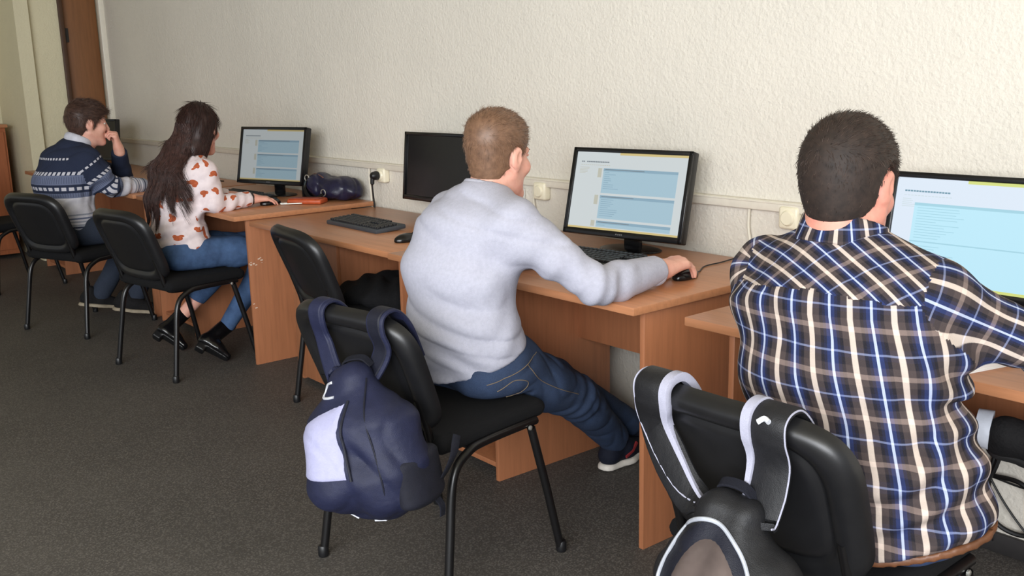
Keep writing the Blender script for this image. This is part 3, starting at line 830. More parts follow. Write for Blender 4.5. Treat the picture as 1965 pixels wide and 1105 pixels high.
def leg(s, A, B, C, r, k=.05):
    A, B, C = (np.asarray(v, float) for v in (A, B, C))
    m1 = A+(B-A)*.5; m2 = B+(C-B)*.32
    s.chain([A, m1, B], [r[0], r[1], r[2]], k, .03); s.chain([B, m2, C], [r[2], r[3], r[4]], .025, .02); return s

def limb_uv(V, A, B, C, X):
    """(around, along) on an arm"""
    A, B, C = (np.asarray(v, float) for v in (A, B, C)); res = np.zeros((len(V), 2))
    L1 = np.linalg.norm(B-A); d1 = (B-A)/L1; L2 = np.linalg.norm(C-B); d2 = (C-B)/L2
    # blend the two axes smoothly at the elbow
    t1 = (V-A)@d1; t2 = (V-B)@d2; w = np.clip(.5+(t2+(t1-L1))/.10, 0, 1)
    def ang(d, o):
        x = unit(np.asarray(X)-d*np.dot(X, d)); y = np.cross(d, x); q = V-o; return np.arctan2(q@y, q@x)
    a1, a2 = ang(d1, A), ang(d2, B); da = (a2-a1+PI) % (2*PI)-PI
    res[:, 0] = (a1+w*da)*.055; res[:, 1] = (1-w)*t1+w*(L1+t2); return res

def shoe(parent, heel, toe, up, mats, w=.046, hgt=.07, sole=.022, collar=None, name='shoe', red=None):
    """heel, toe: points on the ground under the sole ends; up: unit"""
    heel, toe, up = (np.asarray(v, float) for v in (heel, toe, up)); d = toe-heel; L = np.linalg.norm(d); d /= L; up = unit(up-d*(up@d)); x = np.cross(d, up)
    at = lambda a, b, c: heel+d*a*L+x*b+up*c
    u = S(); Rm = np.stack([x, d, up], 1)
    u.rc(at(.14, 0, sole+.022), at(.45, .0, sole+.026), w*.72, w*.80, .03)
    u.rc(at(.45, 0, sole+.022), at(.86, 0, sole+.006), w*.86, w*.62, .03)
    u.rc(at(.16, 0, sole+.03), at(.20, 0, hgt+sole), w*.70, w*.72, .03)
    u.cut(at(0, 0, sole*.7), -up, .004)
    if collar is not None: u.sub(collar, .0, 's')
    o = implicit(name, u, .0055, mats[0], parent, 1)
    so = S(); so.rc(at(.12, 0, 0), at(.45, .004, 0), w*.80, w*.86, .03); so.rc(at(.45, .004, 0), at(.90, 0, 0), w*.94, w*.66, .03)
    so.cut(at(0, 0, sole), up, .004); so.cut(at(0, 0, .001), -up, .003)
    implicit('sole', so, .005, mats[1], o, 1)
    if red is not None:
        for g in (-1, 1): BM().strap([at(.32, g*w*.86, sole+.012), at(.45, g*w*.93, sole+.028), at(.55, g*w*.86, sole+.05)], .012, .006, d).build('side_stripe', red, o)
    return o

def build_person(name, label, J, skin, h=.0055):
    r = empty(name, (0, 0, 0)); tag(r, label, 'person')
    R = rotz(math.radians(J['hyaw'])) @ rotx(math.radians(J['hpitch'])) @ roty(math.radians(J.get('hroll', 0)))
    hs, W = head_sdf(J['H'], R, J.get('fem', False), J.get('jaw', 1.0))
    s = S(); s.sub(hs, 0)
    nk = J.get('neck', .056)
    s.chain([W(0, -.028, -.02), (W(0, -.03, -.06)+np.array(J['N']))/2, J['N']], [nk*.98, nk*.97, nk*1.1], .03, .02)
    s.rc(W(0, .01, -.06), np.array(J['N'])+R @ np.array([0, .04, -.03]), nk*.75, nk*.8, .03)
    s.torso(J['secs'], J['X'], .05, -.022)
    for a in ('R', 'L'):
        arm(s, J['S'+a], J['E'+a], J['W'+a], J.get('armr', (.050, .042, .036, .036, .026)), .05)
        hd = J['hand'+a]; hand(s, J['W'+a], *hd[:3], **hd[3])
        leg(s, J['Hp'+a], J['K'+a], J['A'+a], (.066, .058, .047, .044, .034))
    o = implicit('body', s, h, skin, r, 1)
    return r, o, R, W, s

X0 = lambda deg: np.array([math.cos(math.radians(deg)), math.sin(math.radians(deg)), 0])

# ================================================== the boy in the grey sweatshirt
skinA = skin_mat('fair_skin', (230, 178, 158), (214, 150, 132))
J = dict(H=(-2.243, -.925, 1.140), hyaw=12, hpitch=-8, N=(-2.238, -.975, 1.045), X=X0(6),
  secs=[((-2.235, -1.055, .55), (.172, .122)), ((-2.24, -1.088, .68), (.164, .120)), ((-2.24, -1.082, .82), (.170, .122)), ((-2.238, -1.035, .93), (.168, .115)), ((-2.238, -1.0, 1.0), (.11, .085))],
  SR=(-2.063, -1.012, .958), SL=(-2.385, -.975, .955), ER=(-1.892, -.875, .806), EL=(-2.46, -.78, .806), WR=(-1.922, -.575, .803), WL=(-2.42, -.60, .785),
  handR=((-.08, 1, .08), (0.05, .1, 1), (-1, -.1, 0), dict(curl=(.50, .55, .35), spread=.12, sc=1.08, thumb=(.7, .5, -.5))), handL=((.15, 1, -.05), (0, 0, 1), (1, 0, 0), dict(curl=(.3, .4, .3))),
  HpR=(-2.135, -1.02, .552), HpL=(-2.335, -1.02, .552), KR=(-2.195, -.67, .365), KL=(-2.36, -.62, .375), AR=(-2.325, -.365, .115), AL=(-2.40, -.215, .11), jaw=1.0, neck=.053)
A, oA, RA, WA, sA = build_person('person', 'person with short fair hair in a light grey sweatshirt, hand on a mouse', J, skinA, .0042)
hairA = hair_mat('fair_hair', (98, 72, 55), (130, 98, 76)); hairA2 = hair_mat('fair_hair_strand', (108, 82, 64), (160, 124, 98))
short_hair(A, J['H'], RA, WA, hairA, hairA2, 7000, .024, top=.022, side=.0045, seed=2, front=.096, comb=(-.25, .9, .35), rad=.00095, nape=-.080, fringe=.012)
eyes(A, WA, RA, (96, 116, 130)); brows(A, WA, hairA)
greyknit = fabric('grey_marl_sweatshirt', (176, 176, 190), .92, .07, .3, 420, 2.2, 90)
s = S(); s.torso(J['secs'], J['X'], .06, .006)
s.ecap((-2.235, -1.075, .64), (-2.235, -1.045, .53), (.180, .132), (.197, .150), J['X'], .04)
for a in ('R', 'L'): sleeve(s, J['S'+a], J['E'+a], J['W'+a], (.070, .062, .055, .052, .040), .06, .020)
s.rc((-2.235, -.99, 1.01), (-2.07, -1.01, .975), .07, .055, .05); s.rc((-2.235, -.99, 1.01), (-2.41, -.99, .975), .07, .055, .05)
s.wrinkle(cloth_noise(.006, 4, 16)); s.wrinkle(folds((J['SR'], (-2.01, -.985, .90), J['ER']), .006, 70, 5)); s.wrinkle(folds((J['SR'], J['ER'], J['WR']), .0035, 80, 6)); s.wrinkle(folds(((-2.24, -1.1, .9), (-2.16, -1.16, .62), (-2.2, -1.05, .5)), .007, 70, 8))
s.cut((-2.235, -1.12, .542), (.12, .38, -1), .012)
nkc = S(); nkc.rc(np.array(J['N'])+(0, .012, -.01), WA(0, -.02, -.03), .062, .064); s.sub(nkc, .004, 's')
sw = implicit('sweatshirt', s, .0062, greyknit, A, 1)
def ring_sdf(c, n, Rr, r, sx=1.0, X=(1, 0, 0)):
    c = np.asarray(c, np.float32); n = unit(n).astype(np.float32); X = unit(np.asarray(X)-n*np.dot(X, n)).astype(np.float32); Y = np.cross(n, X)
    s = S(); s.grow(c, Rr*1.3+r)
    def fn(p):
        q = p-c; a = q@X/sx; b = q@Y; z = q@n; return np.sqrt((np.sqrt(a*a+b*b)-Rr)**2+(z*.55)**2)-r
    return s.add(fn, 0)
rib = fabric('grey_ribbing', (176, 176, 188), .95, .08, .35, 260)
implicit('collar', ring_sdf(np.array(J['N'])+(0, .003, .008), (0, .42, 1), .066, .0085, 1.02), .005, rib, sw)
wd = unit(np.array(J['WR'])-np.array(J['ER'])); implicit('cuff', ring_sdf(np.array(J['WR'])-wd*.030, wd, .037, .0075), .0045, rib, sw)
jeansA = denim('dark_blue_denim', (19, 31, 55), (36, 54, 86))
s = S(); s.ecap((-2.235, -1.045, .60), (-2.235, -1.04, .545), (.155, .108), (.170, .122), J['X'], .04)
leg(s, J['HpR'], J['KR'], J['AR'], (.088, .080, .068, .063, .054), .05); leg(s, J['HpL'], J['KL'], J['AL'], (.088, .080, .068, .063, .054), .05)
s.rc((-2.14, -1.09, .545), (-2.16, -.96, .545), .082, .08, .04); s.rc((-2.33, -1.09, .545), (-2.33, -.96, .545), .082, .08, .04)
s.wrinkle(cloth_noise(.005, 14, 20)); s.wrinkle(folds((J['HpR'], J['KR'], J['AR']), .004, 80, 9)); s.cut((-2.235, -1.12, .575), (-.12, -.38, 1), .01)
s.add(lambda p: np.where(p[:, 1] < -.96, .474-p[:, 2], -1.0).astype(np.float32), .02, 'i')
jA = implicit('jeans', s, .0065, jeansA, A, 1); jeansS = s
st_mat = plain('jeans_stitching', (120, 104, 84), .8)
navyshoe = fabric('black_navy_sneaker', (20, 24, 38), .8, .2); wsole = plain('white_rubber_sole', (214, 208, 198), .6)
redm = plain('red_stripe', (140, 40, 44), .6)
shoe(A, (-2.318, -.43, .004), (-2.352, -.155, .004), (0, 0, 1), (navyshoe, wsole), red=redm)
shoe(A, (-2.398, -.285, .004), (-2.43, -.03, .004), (0, 0, 1), (navyshoe, wsole), red=redm)

# ================================================== the boy in the checked shirt
skinB = skin_mat('rosy_skin', (222, 160, 140), (208, 132, 116))
XB = X0(9)
JB = dict(H=(-1.030, -1.045, 1.152), hyaw=10, hpitch=-13, N=(-1.025, -1.075, 1.045), X=XB,
  secs=[((-.925, -1.06, .53), (.175, .135)), ((-.945, -1.085, .66), (.178, .132)), ((-.985, -1.09, .82), (.195, .132)), ((-1.015, -1.075, .94), (.19, .12)), ((-1.025, -1.06, 1.0), (.11, .09))],
  SR=(-.842, -1.035, .952), SL=(-1.19, -1.045, .952), ER=(-.652, -.84, .832), EL=(-1.25, -.78, .806), WR=(-.70, -.55, .80), WL=(-1.20, -.62, .79),
  handR=((-.35, 1, -.05), (0, 0, 1), (-1, -.3, 0), dict(curl=(.35, .5, .35))), handL=((.3, 1, -.05), (0, 0, 1), (1, -.2, 0), dict(curl=(.3, .4, .3))),
  HpR=(-.86, -1.03, .555), HpL=(-1.02, -1.04, .555), KR=(-1.03, -.63, .50), KL=(-1.36, -.70, .565), AR=(-1.06, -.50, .11), AL=(-.985, -.60, .578), jaw=1.08, neck=.062, armr=(.052, .044, .038, .038, .027))
B, oB, RB, WB, sB = build_person('person', 'person with dark short hair in a navy and white checked shirt, seen from behind', JB, skinB, .0042)
hairB = hair_mat('dark_brown_hair', (34, 27, 24), (56, 44, 38), .65); hairB2 = hair_mat('dark_brown_strand', (40, 31, 27), (78, 62, 53), .55)
short_hair(B, JB['H'], RB, WB, hairB, hairB2, 10000, .015, top=.016, side=.012, seed=5, front=.090, comb=(.1, .6, .5), rad=.0010, nape=-.088, LIFT=.30, EC=.034)
eyes(B, WB, RB, (70, 52, 40)); brows(B, WB, hairB)
def plaid():
    t = NT('checked_cotton'); uv = t.n('ShaderNodeUVMap'); uv.uv_map = 'UVMap'; sp = t.n('ShaderNodeSeparateXYZ'); t.l(uv.outputs[0], sp.inputs[0])
    fu = t.math('FRACT', t.math('DIVIDE', sp.outputs[0], .055)); fv = t.math('FRACT', t.math('DIVIDE', sp.outputs[1], .077))
    cr, br, bk, bl, lb, nv = (lin(c) for c in ((236, 218, 204), (70, 60, 58), (22, 22, 29), (34, 52, 104), (206, 218, 248), (25, 31, 58)))
    U = t.ramp(fu, [(0, cr), (.06, cr), (.075, br), (.22, br), (.235, bk), (.30, bk), (.31, nv), (.37, nv), (.38, bl), (.465, bl), (.47, lb), (.53, lb), (.535, bl), (.62, bl), (.63, nv), (.69, nv), (.70, bk), (.77, bk), (.78, br), (.925, br), (.94, cr)], 'LINEAR')
    Vv = t.ramp(fv, [(0, lin((172, 150, 140))), (.055, lin((172, 150, 140))), (.065, br), (.22, br), (.24, bk), (.38, bk), (.39, nv), (.475, nv), (.48, lin((160, 172, 214))), (.52, lin((160, 172, 214))), (.525, nv), (.62, nv), (.63, bk), (.77, bk), (.79, br), (.935, br), (.945, lin((172, 150, 140)))], 'LINEAR')
    c = t.mix(.36, U, Vv)
    o = t.coord(); fine = t.noise(o, 600, 2); t.base(t.mix(t.math('MULTIPLY', fine, .18), c, lin((90, 84, 92)))); t.rough(.9, .2)
    t.bump(t.math('ADD', t.math('MULTIPLY', t.noise(o, 16, 3), 1.2), t.math('MULTIPLY', fine, .3)), .3, .006); return t.m
plaidm = plaid()
s = S(); s.torso(JB['secs'], XB, .06, .010)
s.ecap((-.93, -1.075, .62), (-.905, -1.065, .50), (.192, .142), (.205, .158), XB, .05)
for a in ('R', 'L'): sleeve(s, JB['S'+a], JB['E'+a], JB['W'+a], (.070, .054, .051, .050, .042), .035)
s.rc((-1.025, -1.06, 1.00), (-.86, -1.035, .965), .075, .06, .06); s.rc((-1.025, -1.06, 1.00), (-1.20, -1.055, .967), .075, .06, .06)
s.wrinkle(cloth_noise(.005, 21, 12)); s.wrinkle(folds((JB['SR'], (-.80, -1.05, .80), (-.85, -1.1, .6)), .008, 70, 22)); s.wrinkle(folds(((-.9, -1.1, .8), (-.80, -1.12, .60), (-.78, -1.05, .5)), .011, 80, 23)); s.wrinkle(folds((JB['SR'], JB['ER'], JB['WR']), .007, 90, 24))
s.cut((-.92, -1.06, .503), (.25, .12, -1), .01); s.cut((-.92, -.93, .6), (0, 1, -.9), .02) if False else None
nkc = S(); nkc.rc(np.array(JB['N'])+(0, .015, -.015), WB(0, -.02, -.03), .068, .070); s.sub(nkc, .004, 's')
def uvB(V, F, cen):
    C0 = np.array([-.99, -1.075, 0]); YB = np.array([-XB[1], XB[0], 0])
    # torso: distance round the trunk and height, sheared with the lean
    lean = lambda z: np.interp(z, [.5, .66, .82, .94, 1.05], [-.925, -.945, -.985, -1.015, -1.025])
    def torso(P):
        q = P-np.stack([lean(P[:, 2]), np.full(len(P), -1.05), P[:, 2]*0], 1); x = q@XB; y = q@YB
        return np.stack([np.arctan2(x, -y+.10)*.20/.97, P[:, 2]], 1)
    ut = torso(V); a = math.radians(52)
    q = V-np.array([-1.025, -1.06, 1.0]); ux = q@XB; uy = (q@YB)*.8+q[:, 2]*.9
    uy_ = np.stack([np.where(ux < 99, ux*math.cos(a)+uy*math.sin(a), 0), -ux*math.sin(a)+uy*math.cos(a)], 1)
    ar = limb_uv(V, JB['SR'], JB['ER'], JB['WR'], (0, 0, 1)); al = limb_uv(V, JB['SL'], JB['EL'], JB['WL'], (0, 0, 1))
    out = ut[F]
    def shoulder(c, Sx, E, sgn):
        d = unit(np.array(E)-np.array(Sx)); q = c-np.array(Sx); seam = (q@d) > .0; out_ = ((c-np.array([-1.015, -1.06, 0]))@XB)*sgn > (.180 if sgn > 0 else .188)
        # beside the trunk only what is nearer to the arm than to the trunk
        ab = np.array(E)-np.array(Sx); t = np.clip((q@ab)/(ab@ab), 0, 1.6); far = np.linalg.norm(q-t[:, None]*ab, axis=1)
        return (out_ & (far < .10)) | (seam & (far < .085) & (((c-np.array([-1.0, -1.06, 0]))@XB)*sgn > .165))
    mR = shoulder(cen, JB['SR'], JB['ER'], 1) | ((cen[:, 1] > -.90) & (cen[:, 0] > -.85)); mL = shoulder(cen, JB['SL'], JB['EL'], -1) | ((cen[:, 1] > -.90) & (cen[:, 0] < -1.15))
    yoke = (cen[:, 2] > .985-.10*np.abs((cen-np.array([-1.02, -1.06, 0]))@XB)) & ~mR & ~mL
    out[yoke] = uy_[F[yoke]]; out[mR] = ar[F[mR]]; out[mL] = al[F[mL]]
    return out
sh = implicit('checked_shirt', s, .0058, plaidm, B, 1, uvB)
# collar of the shirt
cs = ring_sdf(np.array(JB['N'])+(0, .004, .012), (0, .38, 1), .074, .010, 1.04)
def uvC(V, F, cen):
    q = V-np.array(JB['N']); return np.stack([np.arctan2(q[:, 0], -q[:, 1])*.074+.02, V[:, 2]*1.0+.03], 1)[F]
s2 = S(); c_ = np.array(JB['N'], np.float32)+np.array([0, .004, .0], np.float32); s2.grow(c_, .11)
nC = unit((0, .38, 1)).astype(np.float32); xC = V3(1, 0, 0); yC = np.cross(nC, xC)
def collar_fn(p):
    q = p-c_; a = q@xC; b_ = q@yC; z = q@nC; rad = np.sqrt((a/1.04)**2+b_*b_); rr_ = .075-.10*np.clip(z, -.02, .04)
    return np.maximum(np.abs(rad-rr_-.004)-.005, np.abs(z-.017)-.030)
s2.add(collar_fn, 0); implicit('collar', s2, .0045, plaidm, sh, 1, uvC)
jeansB = denim('navy_denim', (24, 38, 70), (46, 66, 108))
s = S(); s.ecap((-.925, -1.055, .60), (-.925, -1.05, .55), (.172, .128), (.180, .135), XB, .04)
leg(s, JB['HpR'], JB['KR'], JB['AR'], (.092, .084, .070, .064, .055), .05); leg(s, JB['HpL'], JB['KL'], JB['AL'], (.092, .084, .070, .064, .052), .05)
s.rc((-.845, -1.10, .555), (-.885, -.97, .55), .086, .085, .04); s.rc((-1.02, -1.10, .555), (-1.03, -.97, .55), .086, .085, .04)
s.wrinkle(cloth_noise(.005, 31, 18)); s.add(lambda p: np.where(p[:, 1] < -.95, .474-p[:, 2], -1.0).astype(np.float32), .02, 'i')
_n = unit(np.array(JB['AL'])-np.array(JB['KL'])).astype(np.float32); _c = (np.array(JB['AL'])-.01*_n).astype(np.float32)
s.add(lambda p: np.where(np.linalg.norm(p-_c, axis=1) < .13, (p-_c)@_n, -1.).astype(np.float32), .004, 'i')
s.add(lambda p: np.where(p[:, 2] > .5, np.where(p[:, 1] > -.72, p[:, 0]+1.045, -1), -1).astype(np.float32), .0, 'i') if False else None
jB = implicit('jeans', s, .0068, jeansB, B, 1)
# belt: a leather band showing below the shirt hem
s2 = S(); cB = np.array((-.915, -1.055, .512), np.float32); s2.grow(cB, .23); xb = XB.astype(np.float32); yb_ = V3(-XB[1], XB[0], 0)
s2.add(lambda p: np.maximum(np.abs(np.sqrt(((p-cB)@xb/.196)**2+((p-cB)@yb_/.150)**2)-1)*.15-.006, np.abs(p[:, 2]-cB[2]-.25*(p[:, 0]-cB[0])-.12*(p[:, 1]-cB[1])+.016)-.009), 0)
s2.cut((0, 0, .476), (0, 0, -1))
implicit('belt', s2, .006, plain('brown_leather_belt', (104, 66, 42), .5, var=.2), B, 1)
blackshoe = fabric('black_suede_shoe', (24, 23, 24), .85, .25, .5, 160); bsole = plain('black_rubber_sole', (30, 29, 29), .7)
shoe(B, (-.945, -.545, .528), (-.67, -.52, .548), (0.0, -.75, .66), (blackshoe, bsole), w=.050, hgt=.055)
shoe(B, (-1.06, -.56, .004), (-1.06, -.29, .004), (0, 0, 1), (blackshoe, bsole))
b = BM(); b.tube([(-.955, -.595, .577), (-.925, -.585, .575)], [.043, .045], 18); b.build('sock', plain('white_sock', (196, 200, 210), .9), B)

# ================================================== the long-haired girl
skinC = skin_mat('light_skin', (226, 172, 152), (212, 148, 130))
XC_ = X0(12)
JC = dict(H=(-4.835, -.760, 1.150), hyaw=38, hpitch=-12, N=(-4.825, -.815, 1.055), X=XC_, fem=True,
  secs=[((-4.79, -.92, .55), (.170, .125)), ((-4.795, -.935, .66), (.135, .105)), ((-4.815, -.925, .80), (.150, .108)), ((-4.815, -.875, .92), (.155, .102)), ((-4.82, -.84, .99), (.095, .075))],
  SR=(-4.655, -.825, .945), SL=(-4.975, -.865, .950), ER=(-4.638, -.80, .792), EL=(-5.10, -.74, .80), WR=(-4.695, -.585, .795), WL=(-5.02, -.55, .78),
  handR=((.12, 1, -.12), (0, 0, 1), (-1, 0, 0), dict(curl=(.22, .35, .3), sc=.92)), handL=((.2, 1, -.05), (0, 0, 1), (1, 0, 0), dict(curl=(.3, .4, .3), sc=.9)),
  HpR=(-4.71, -.90, .555), HpL=(-4.90, -.93, .555), KR=(-4.60, -.53, .535), KL=(-4.92, -.52, .53), AR=(-4.69, -.775, .155), AL=(-5.06, -.86, .165), jaw=.92, neck=.047, armr=(.040, .035, .031, .030, .022))
C_, oC, RC, WC, sC = build_person('person', 'person with long dark brown hair in a white fox-print top and blue jeans', JC, skinC, .006)
eyes(C_, WC, RC, (70, 52, 40)); brows(C_, WC, hairB)
def foxprint():
    t = NT('fox_print_jersey'); uv = t.n('ShaderNodeUVMap'); uv.uv_map = 'UVMap'
    sc = t.n('ShaderNodeVectorMath', operation='SCALE'); t.l(uv.outputs[0], sc.inputs[0]); sc.inputs['Scale'].default_value = 1/.080
    vo = t.n('ShaderNodeTexVoronoi'); vo.voronoi_dimensions = '2D'; vo.inputs['Scale'].default_value = 1; vo.inputs['Randomness'].default_value = .45; t.l(sc.outputs[0], vo.inputs['Vector'])
    df = t.n('ShaderNodeVectorMath', operation='SUBTRACT'); t.l(sc.outputs[0], df.inputs[0]); t.l(vo.outputs['Position'], df.inputs[1])
    sp = t.n('ShaderNodeSeparateColor'); t.l(vo.outputs['Color'], sp.inputs[0])
    ro = t.n('ShaderNodeVectorRotate', rotation_type='Z_AXIS'); t.l(df.outputs[0], ro.inputs[0]); t.l(t.math('MULTIPLY', t.math('SUBTRACT', sp.outputs[0], .5), 3.0), ro.inputs['Angle'])
    xy = t.n('ShaderNodeSeparateXYZ'); t.l(ro.outputs[0], xy.inputs[0]); x, y = xy.outputs[0], xy.outputs[1]
    def ell(cx, cy, rx, ry): return t.math('SUBTRACT', t.math('ADD', t.math('POWER', t.math('DIVIDE', t.math('SUBTRACT', x, cx), rx), 2.), t.math('POWER', t.math('DIVIDE', t.math('SUBTRACT', y, cy), ry), 2.)), 1.)
    body = ell(0, 0, .21, .15); tail = ell(.15, .12, .13, .07); head = ell(-.16, .10, .11, .10)
    d = t.math('MINIMUM', t.math('MINIMUM', body, tail), head); bel = ell(.0, .02, .07, .03)
    m = t.math('LESS_THAN', d, 0.)
    o = t.coord(); nz = t.noise(o, 80, 3)
    fox = t.ramp(nz, [(.3, lin((166, 78, 48))), (.7, lin((198, 108, 72)))]); bg = t.ramp(t.noise(o, 30, 3), [(.3, lin((222, 206, 208))), (.7, lin((236, 222, 224)))])
    t.base(t.mix(m, bg, fox)); t.rough(.9, .2); t.bump(t.math('ADD', t.noise(o, 500, 2), t.math('MULTIPLY', t.noise(o, 22, 3), .8)), .3, .005); return t.m
fox = foxprint()
s = S(); s.torso(JC['secs'], XC_, .05, .004); s.ecap((-4.795, -.935, .62), (-4.79, -.925, .57), (.150, .115), (.168, .13), XC_, .04)
for a in ('R', 'L'): sleeve(s, JC['S'+a], JC['E'+a], JC['W'+a], (.058, .050, .046, .042, .034), .05)
s.rc((-4.82, -.835, 1.0), (-4.665, -.828, .96), .055, .046, .05); s.rc((-4.82, -.835, 1.0), (-4.97, -.865, .965), .055, .046, .05)
s.wrinkle(cloth_noise(.0035, 41, 15)); s.wrinkle(folds((JC['SR'], JC['ER'], JC['WR']), .005, 100, 42)); s.wrinkle(folds(((-4.85, -1, .8), (-4.74, -.98, .66), (-4.75, -.95, .55)), .007, 85, 43))
s.cut((-4.8, -.93, .575), (0, -.1, -1), .01)
nkc = S(); nkc.rc(np.array(JC['N'])+(0, .02, -.01), WC(0, -.02, -.03), .056, .058); s.sub(nkc, .004, 's')
topS = s
def uvT(JJ, XX, lean, yc, Rr, side_w):
    def fn(V, F, cen):
        YY = np.array([-XX[1], XX[0], 0])
        cx = np.interp(V[:, 2], lean[0], lean[1]); q = V-np.stack([cx, np.full(len(V), yc), V[:, 2]*0], 1); x = q@XX; y = q@YY
        ut = np.stack([np.arctan2(x, -y+.06)*Rr, V[:, 2]], 1); out = ut[F]
        for a, sg in (('R', 1), ('L', -1)):
            A_, B_ = np.array(JJ['S'+a]), np.array(JJ['E'+a]); ab = B_-A_; qq = cen-A_; t = np.clip((qq@ab)/(ab@ab), -.2, 1.8); far = np.linalg.norm(qq-t[:, None]*ab, axis=1)
            qc = cen-np.array([np.interp(.9, lean[0], lean[1]), yc, 0]); m = ((qc@XX)*sg > side_w) & (far < .10)
            fw = np.array(JJ['W'+a])-B_; q2 = cen-B_; t2 = np.clip((q2@fw)/(fw@fw), 0, 1); f2 = np.linalg.norm(q2-t2[:, None]*fw, axis=1); m |= (f2 < .075)
            au = limb_uv(V, A_, B_, JJ['W'+a], (0, 0, 1)); au[:, 0] += .3*sg; out[m] = au[F[m]]
        return out
    return fn
tp = implicit('fox_print_top', s, .0065, fox, C_, 1, uvT(JC, XC_, ([.55, .66, .8, .92, 1.0], [-4.80, -4.81, -4.83, -4.83, -4.83]), -.91, .15, .125))
b = BM(); wd = unit(np.array(JC['WR'])-np.array(JC['ER']))
implicit('bracelet', ring_sdf(np.array(JC['WR'])-wd*.004, wd, .029, .0055), .004, plain('dark_hair_band', (40, 30, 28), .6), C_)
jeansC = denim('mid_blue_denim', (34, 58, 92), (66, 96, 138))
s = S(); s.ecap((-4.805, -.935, .62), (-4.80, -.93, .56), (.140, .108), (.172, .125), XC_, .04)
leg(s, JC['HpR'], JC['KR'], JC['AR'], (.086, .076, .060, .054, .040), .05); leg(s, JC['HpL'], JC['KL'], JC['AL'], (.086, .076, .060, .054, .040), .05)
s.rc((-4.71, -.97, .55), (-4.69, -.83, .55), .082, .08, .04); s.rc((-4.90, -.99, .55), (-4.91, -.85, .55), .082, .08, .04)
s.wrinkle(cloth_noise(.003, 51, 20)); s.wrinkle(folds((JC['HpR'], JC['KR'], JC['AR']), .005, 100, 52)); s.cut((0, 0, .625), (0, 0, 1), .01)
s.add(lambda p: np.where(p[:, 1] < -.76, np.where(p[:, 2] > .40, .474-p[:, 2], -1.), -1.0).astype(np.float32), .02, 'i')
for a in 'RL':
    dv = unit(np.array(JC['A'+a])-np.array(JC['K'+a])); s.cut(np.array(JC['A'+a])+dv*.0, dv, .004)
implicit('jeans', s, .0068, jeansC, C_, 1)
def boot(parent, ank, toe, heel):
    """toe on the floor, heel lifted"""
    ank, toe, heel = (np.asarray(v, float) for v in (ank, toe, heel)); d = unit(toe-heel); up = unit(ank-heel-d*np.dot(ank-heel, d)); L = np.linalg.norm(toe-heel)
    P = lambda a, c: heel+d*a*L+up*c
    s = S(); s.rc(ank+unit(ank-P(.3, .04))*.03, P(.22, .045), .040, .038, .03); s.rc(P(.18, .036), P(.55, .034), .033, .033, .03); s.rc(P(.55, .032), P(.88, .022), .034, .024, .03)
    s.cut(P(0, .012), -up, .004); ud = unit(ank-P(.3, .04)); s.cut(ank+ud*.035, ud, .004)
    o = implicit('ankle_boot', s, .006, plain('glossy_black_leather', (15, 14, 16), .2, var=.1, bump=.05, bscale=40), parent, 1)
    x = np.cross(d, up); Rm = np.stack([x, d, up], 1)
    q = S(); q.rc(P(.3, .006), P(.86, .006), .030, .022, .01); q.cut(P(0, .014), up, .002); q.cut(P(0, .003), -up, .002); q.box(P(.16, -.006), (.024, .024, .020), .005, Rm, .004)
    implicit('heel_and_sole', q, .005, M['black'], o, 1)
boot(C_, JC['AR'], (-4.575, -.83, .006), (-4.66, -.95, .105)); boot(C_, JC['AL'], (-4.93, -.915, .006), (-5.05, -1.02, .105))
# hair: a cap and long falling locks
hairC = hair_mat('long_brown_hair', (34, 22, 20), (58, 38, 34), .5); hairC2 = hair_mat('long_brown_strand', (38, 24, 22), (74, 48, 42), .48)
s = S(); Rf = RC.astype(np.float32); Hf = np.asarray(JC['H'], np.float32)
s.ell(WC(0, -.022, .036), (.084, .104, .099), RC, .02); s.ell(WC(0, -.050, -.06), (.080, .072, .12), RC, .06)
BK = [(-4.83, -.87, 1.06), (-4.815, -.955, .95), (-4.82, -.995, .905)]
s.ecap(BK[0], BK[1], (.095, .06), (.115, .042), XC_, .06); s.ecap(BK[1], BK[2], (.115, .040), (.115, .018), XC_, .05)
def faceopen(p):
    q = (p-Hf)@Rf; return q[:, 1]-np.interp(q[:, 2], [-.25, -.12, -.03, .05, .09, .14], [-.0, .012, .034, .055, .085, .10]).astype(np.float32)
s.add(faceopen, .012, 'i')
st_n = np.array([.0, 0, 0])
s.wrinkle(lambda p: (.0022*np.sin(130*((p-Hf)@Rf)[:, 0]+3*np.sin(14*p[:, 2])+40*p[:, 1]*.3)).astype(np.float32))
hc = implicit('long_hair', s, .0055, hairC, C_, 1); hairS = s
rg = np.random.default_rng(9); NS = 3600
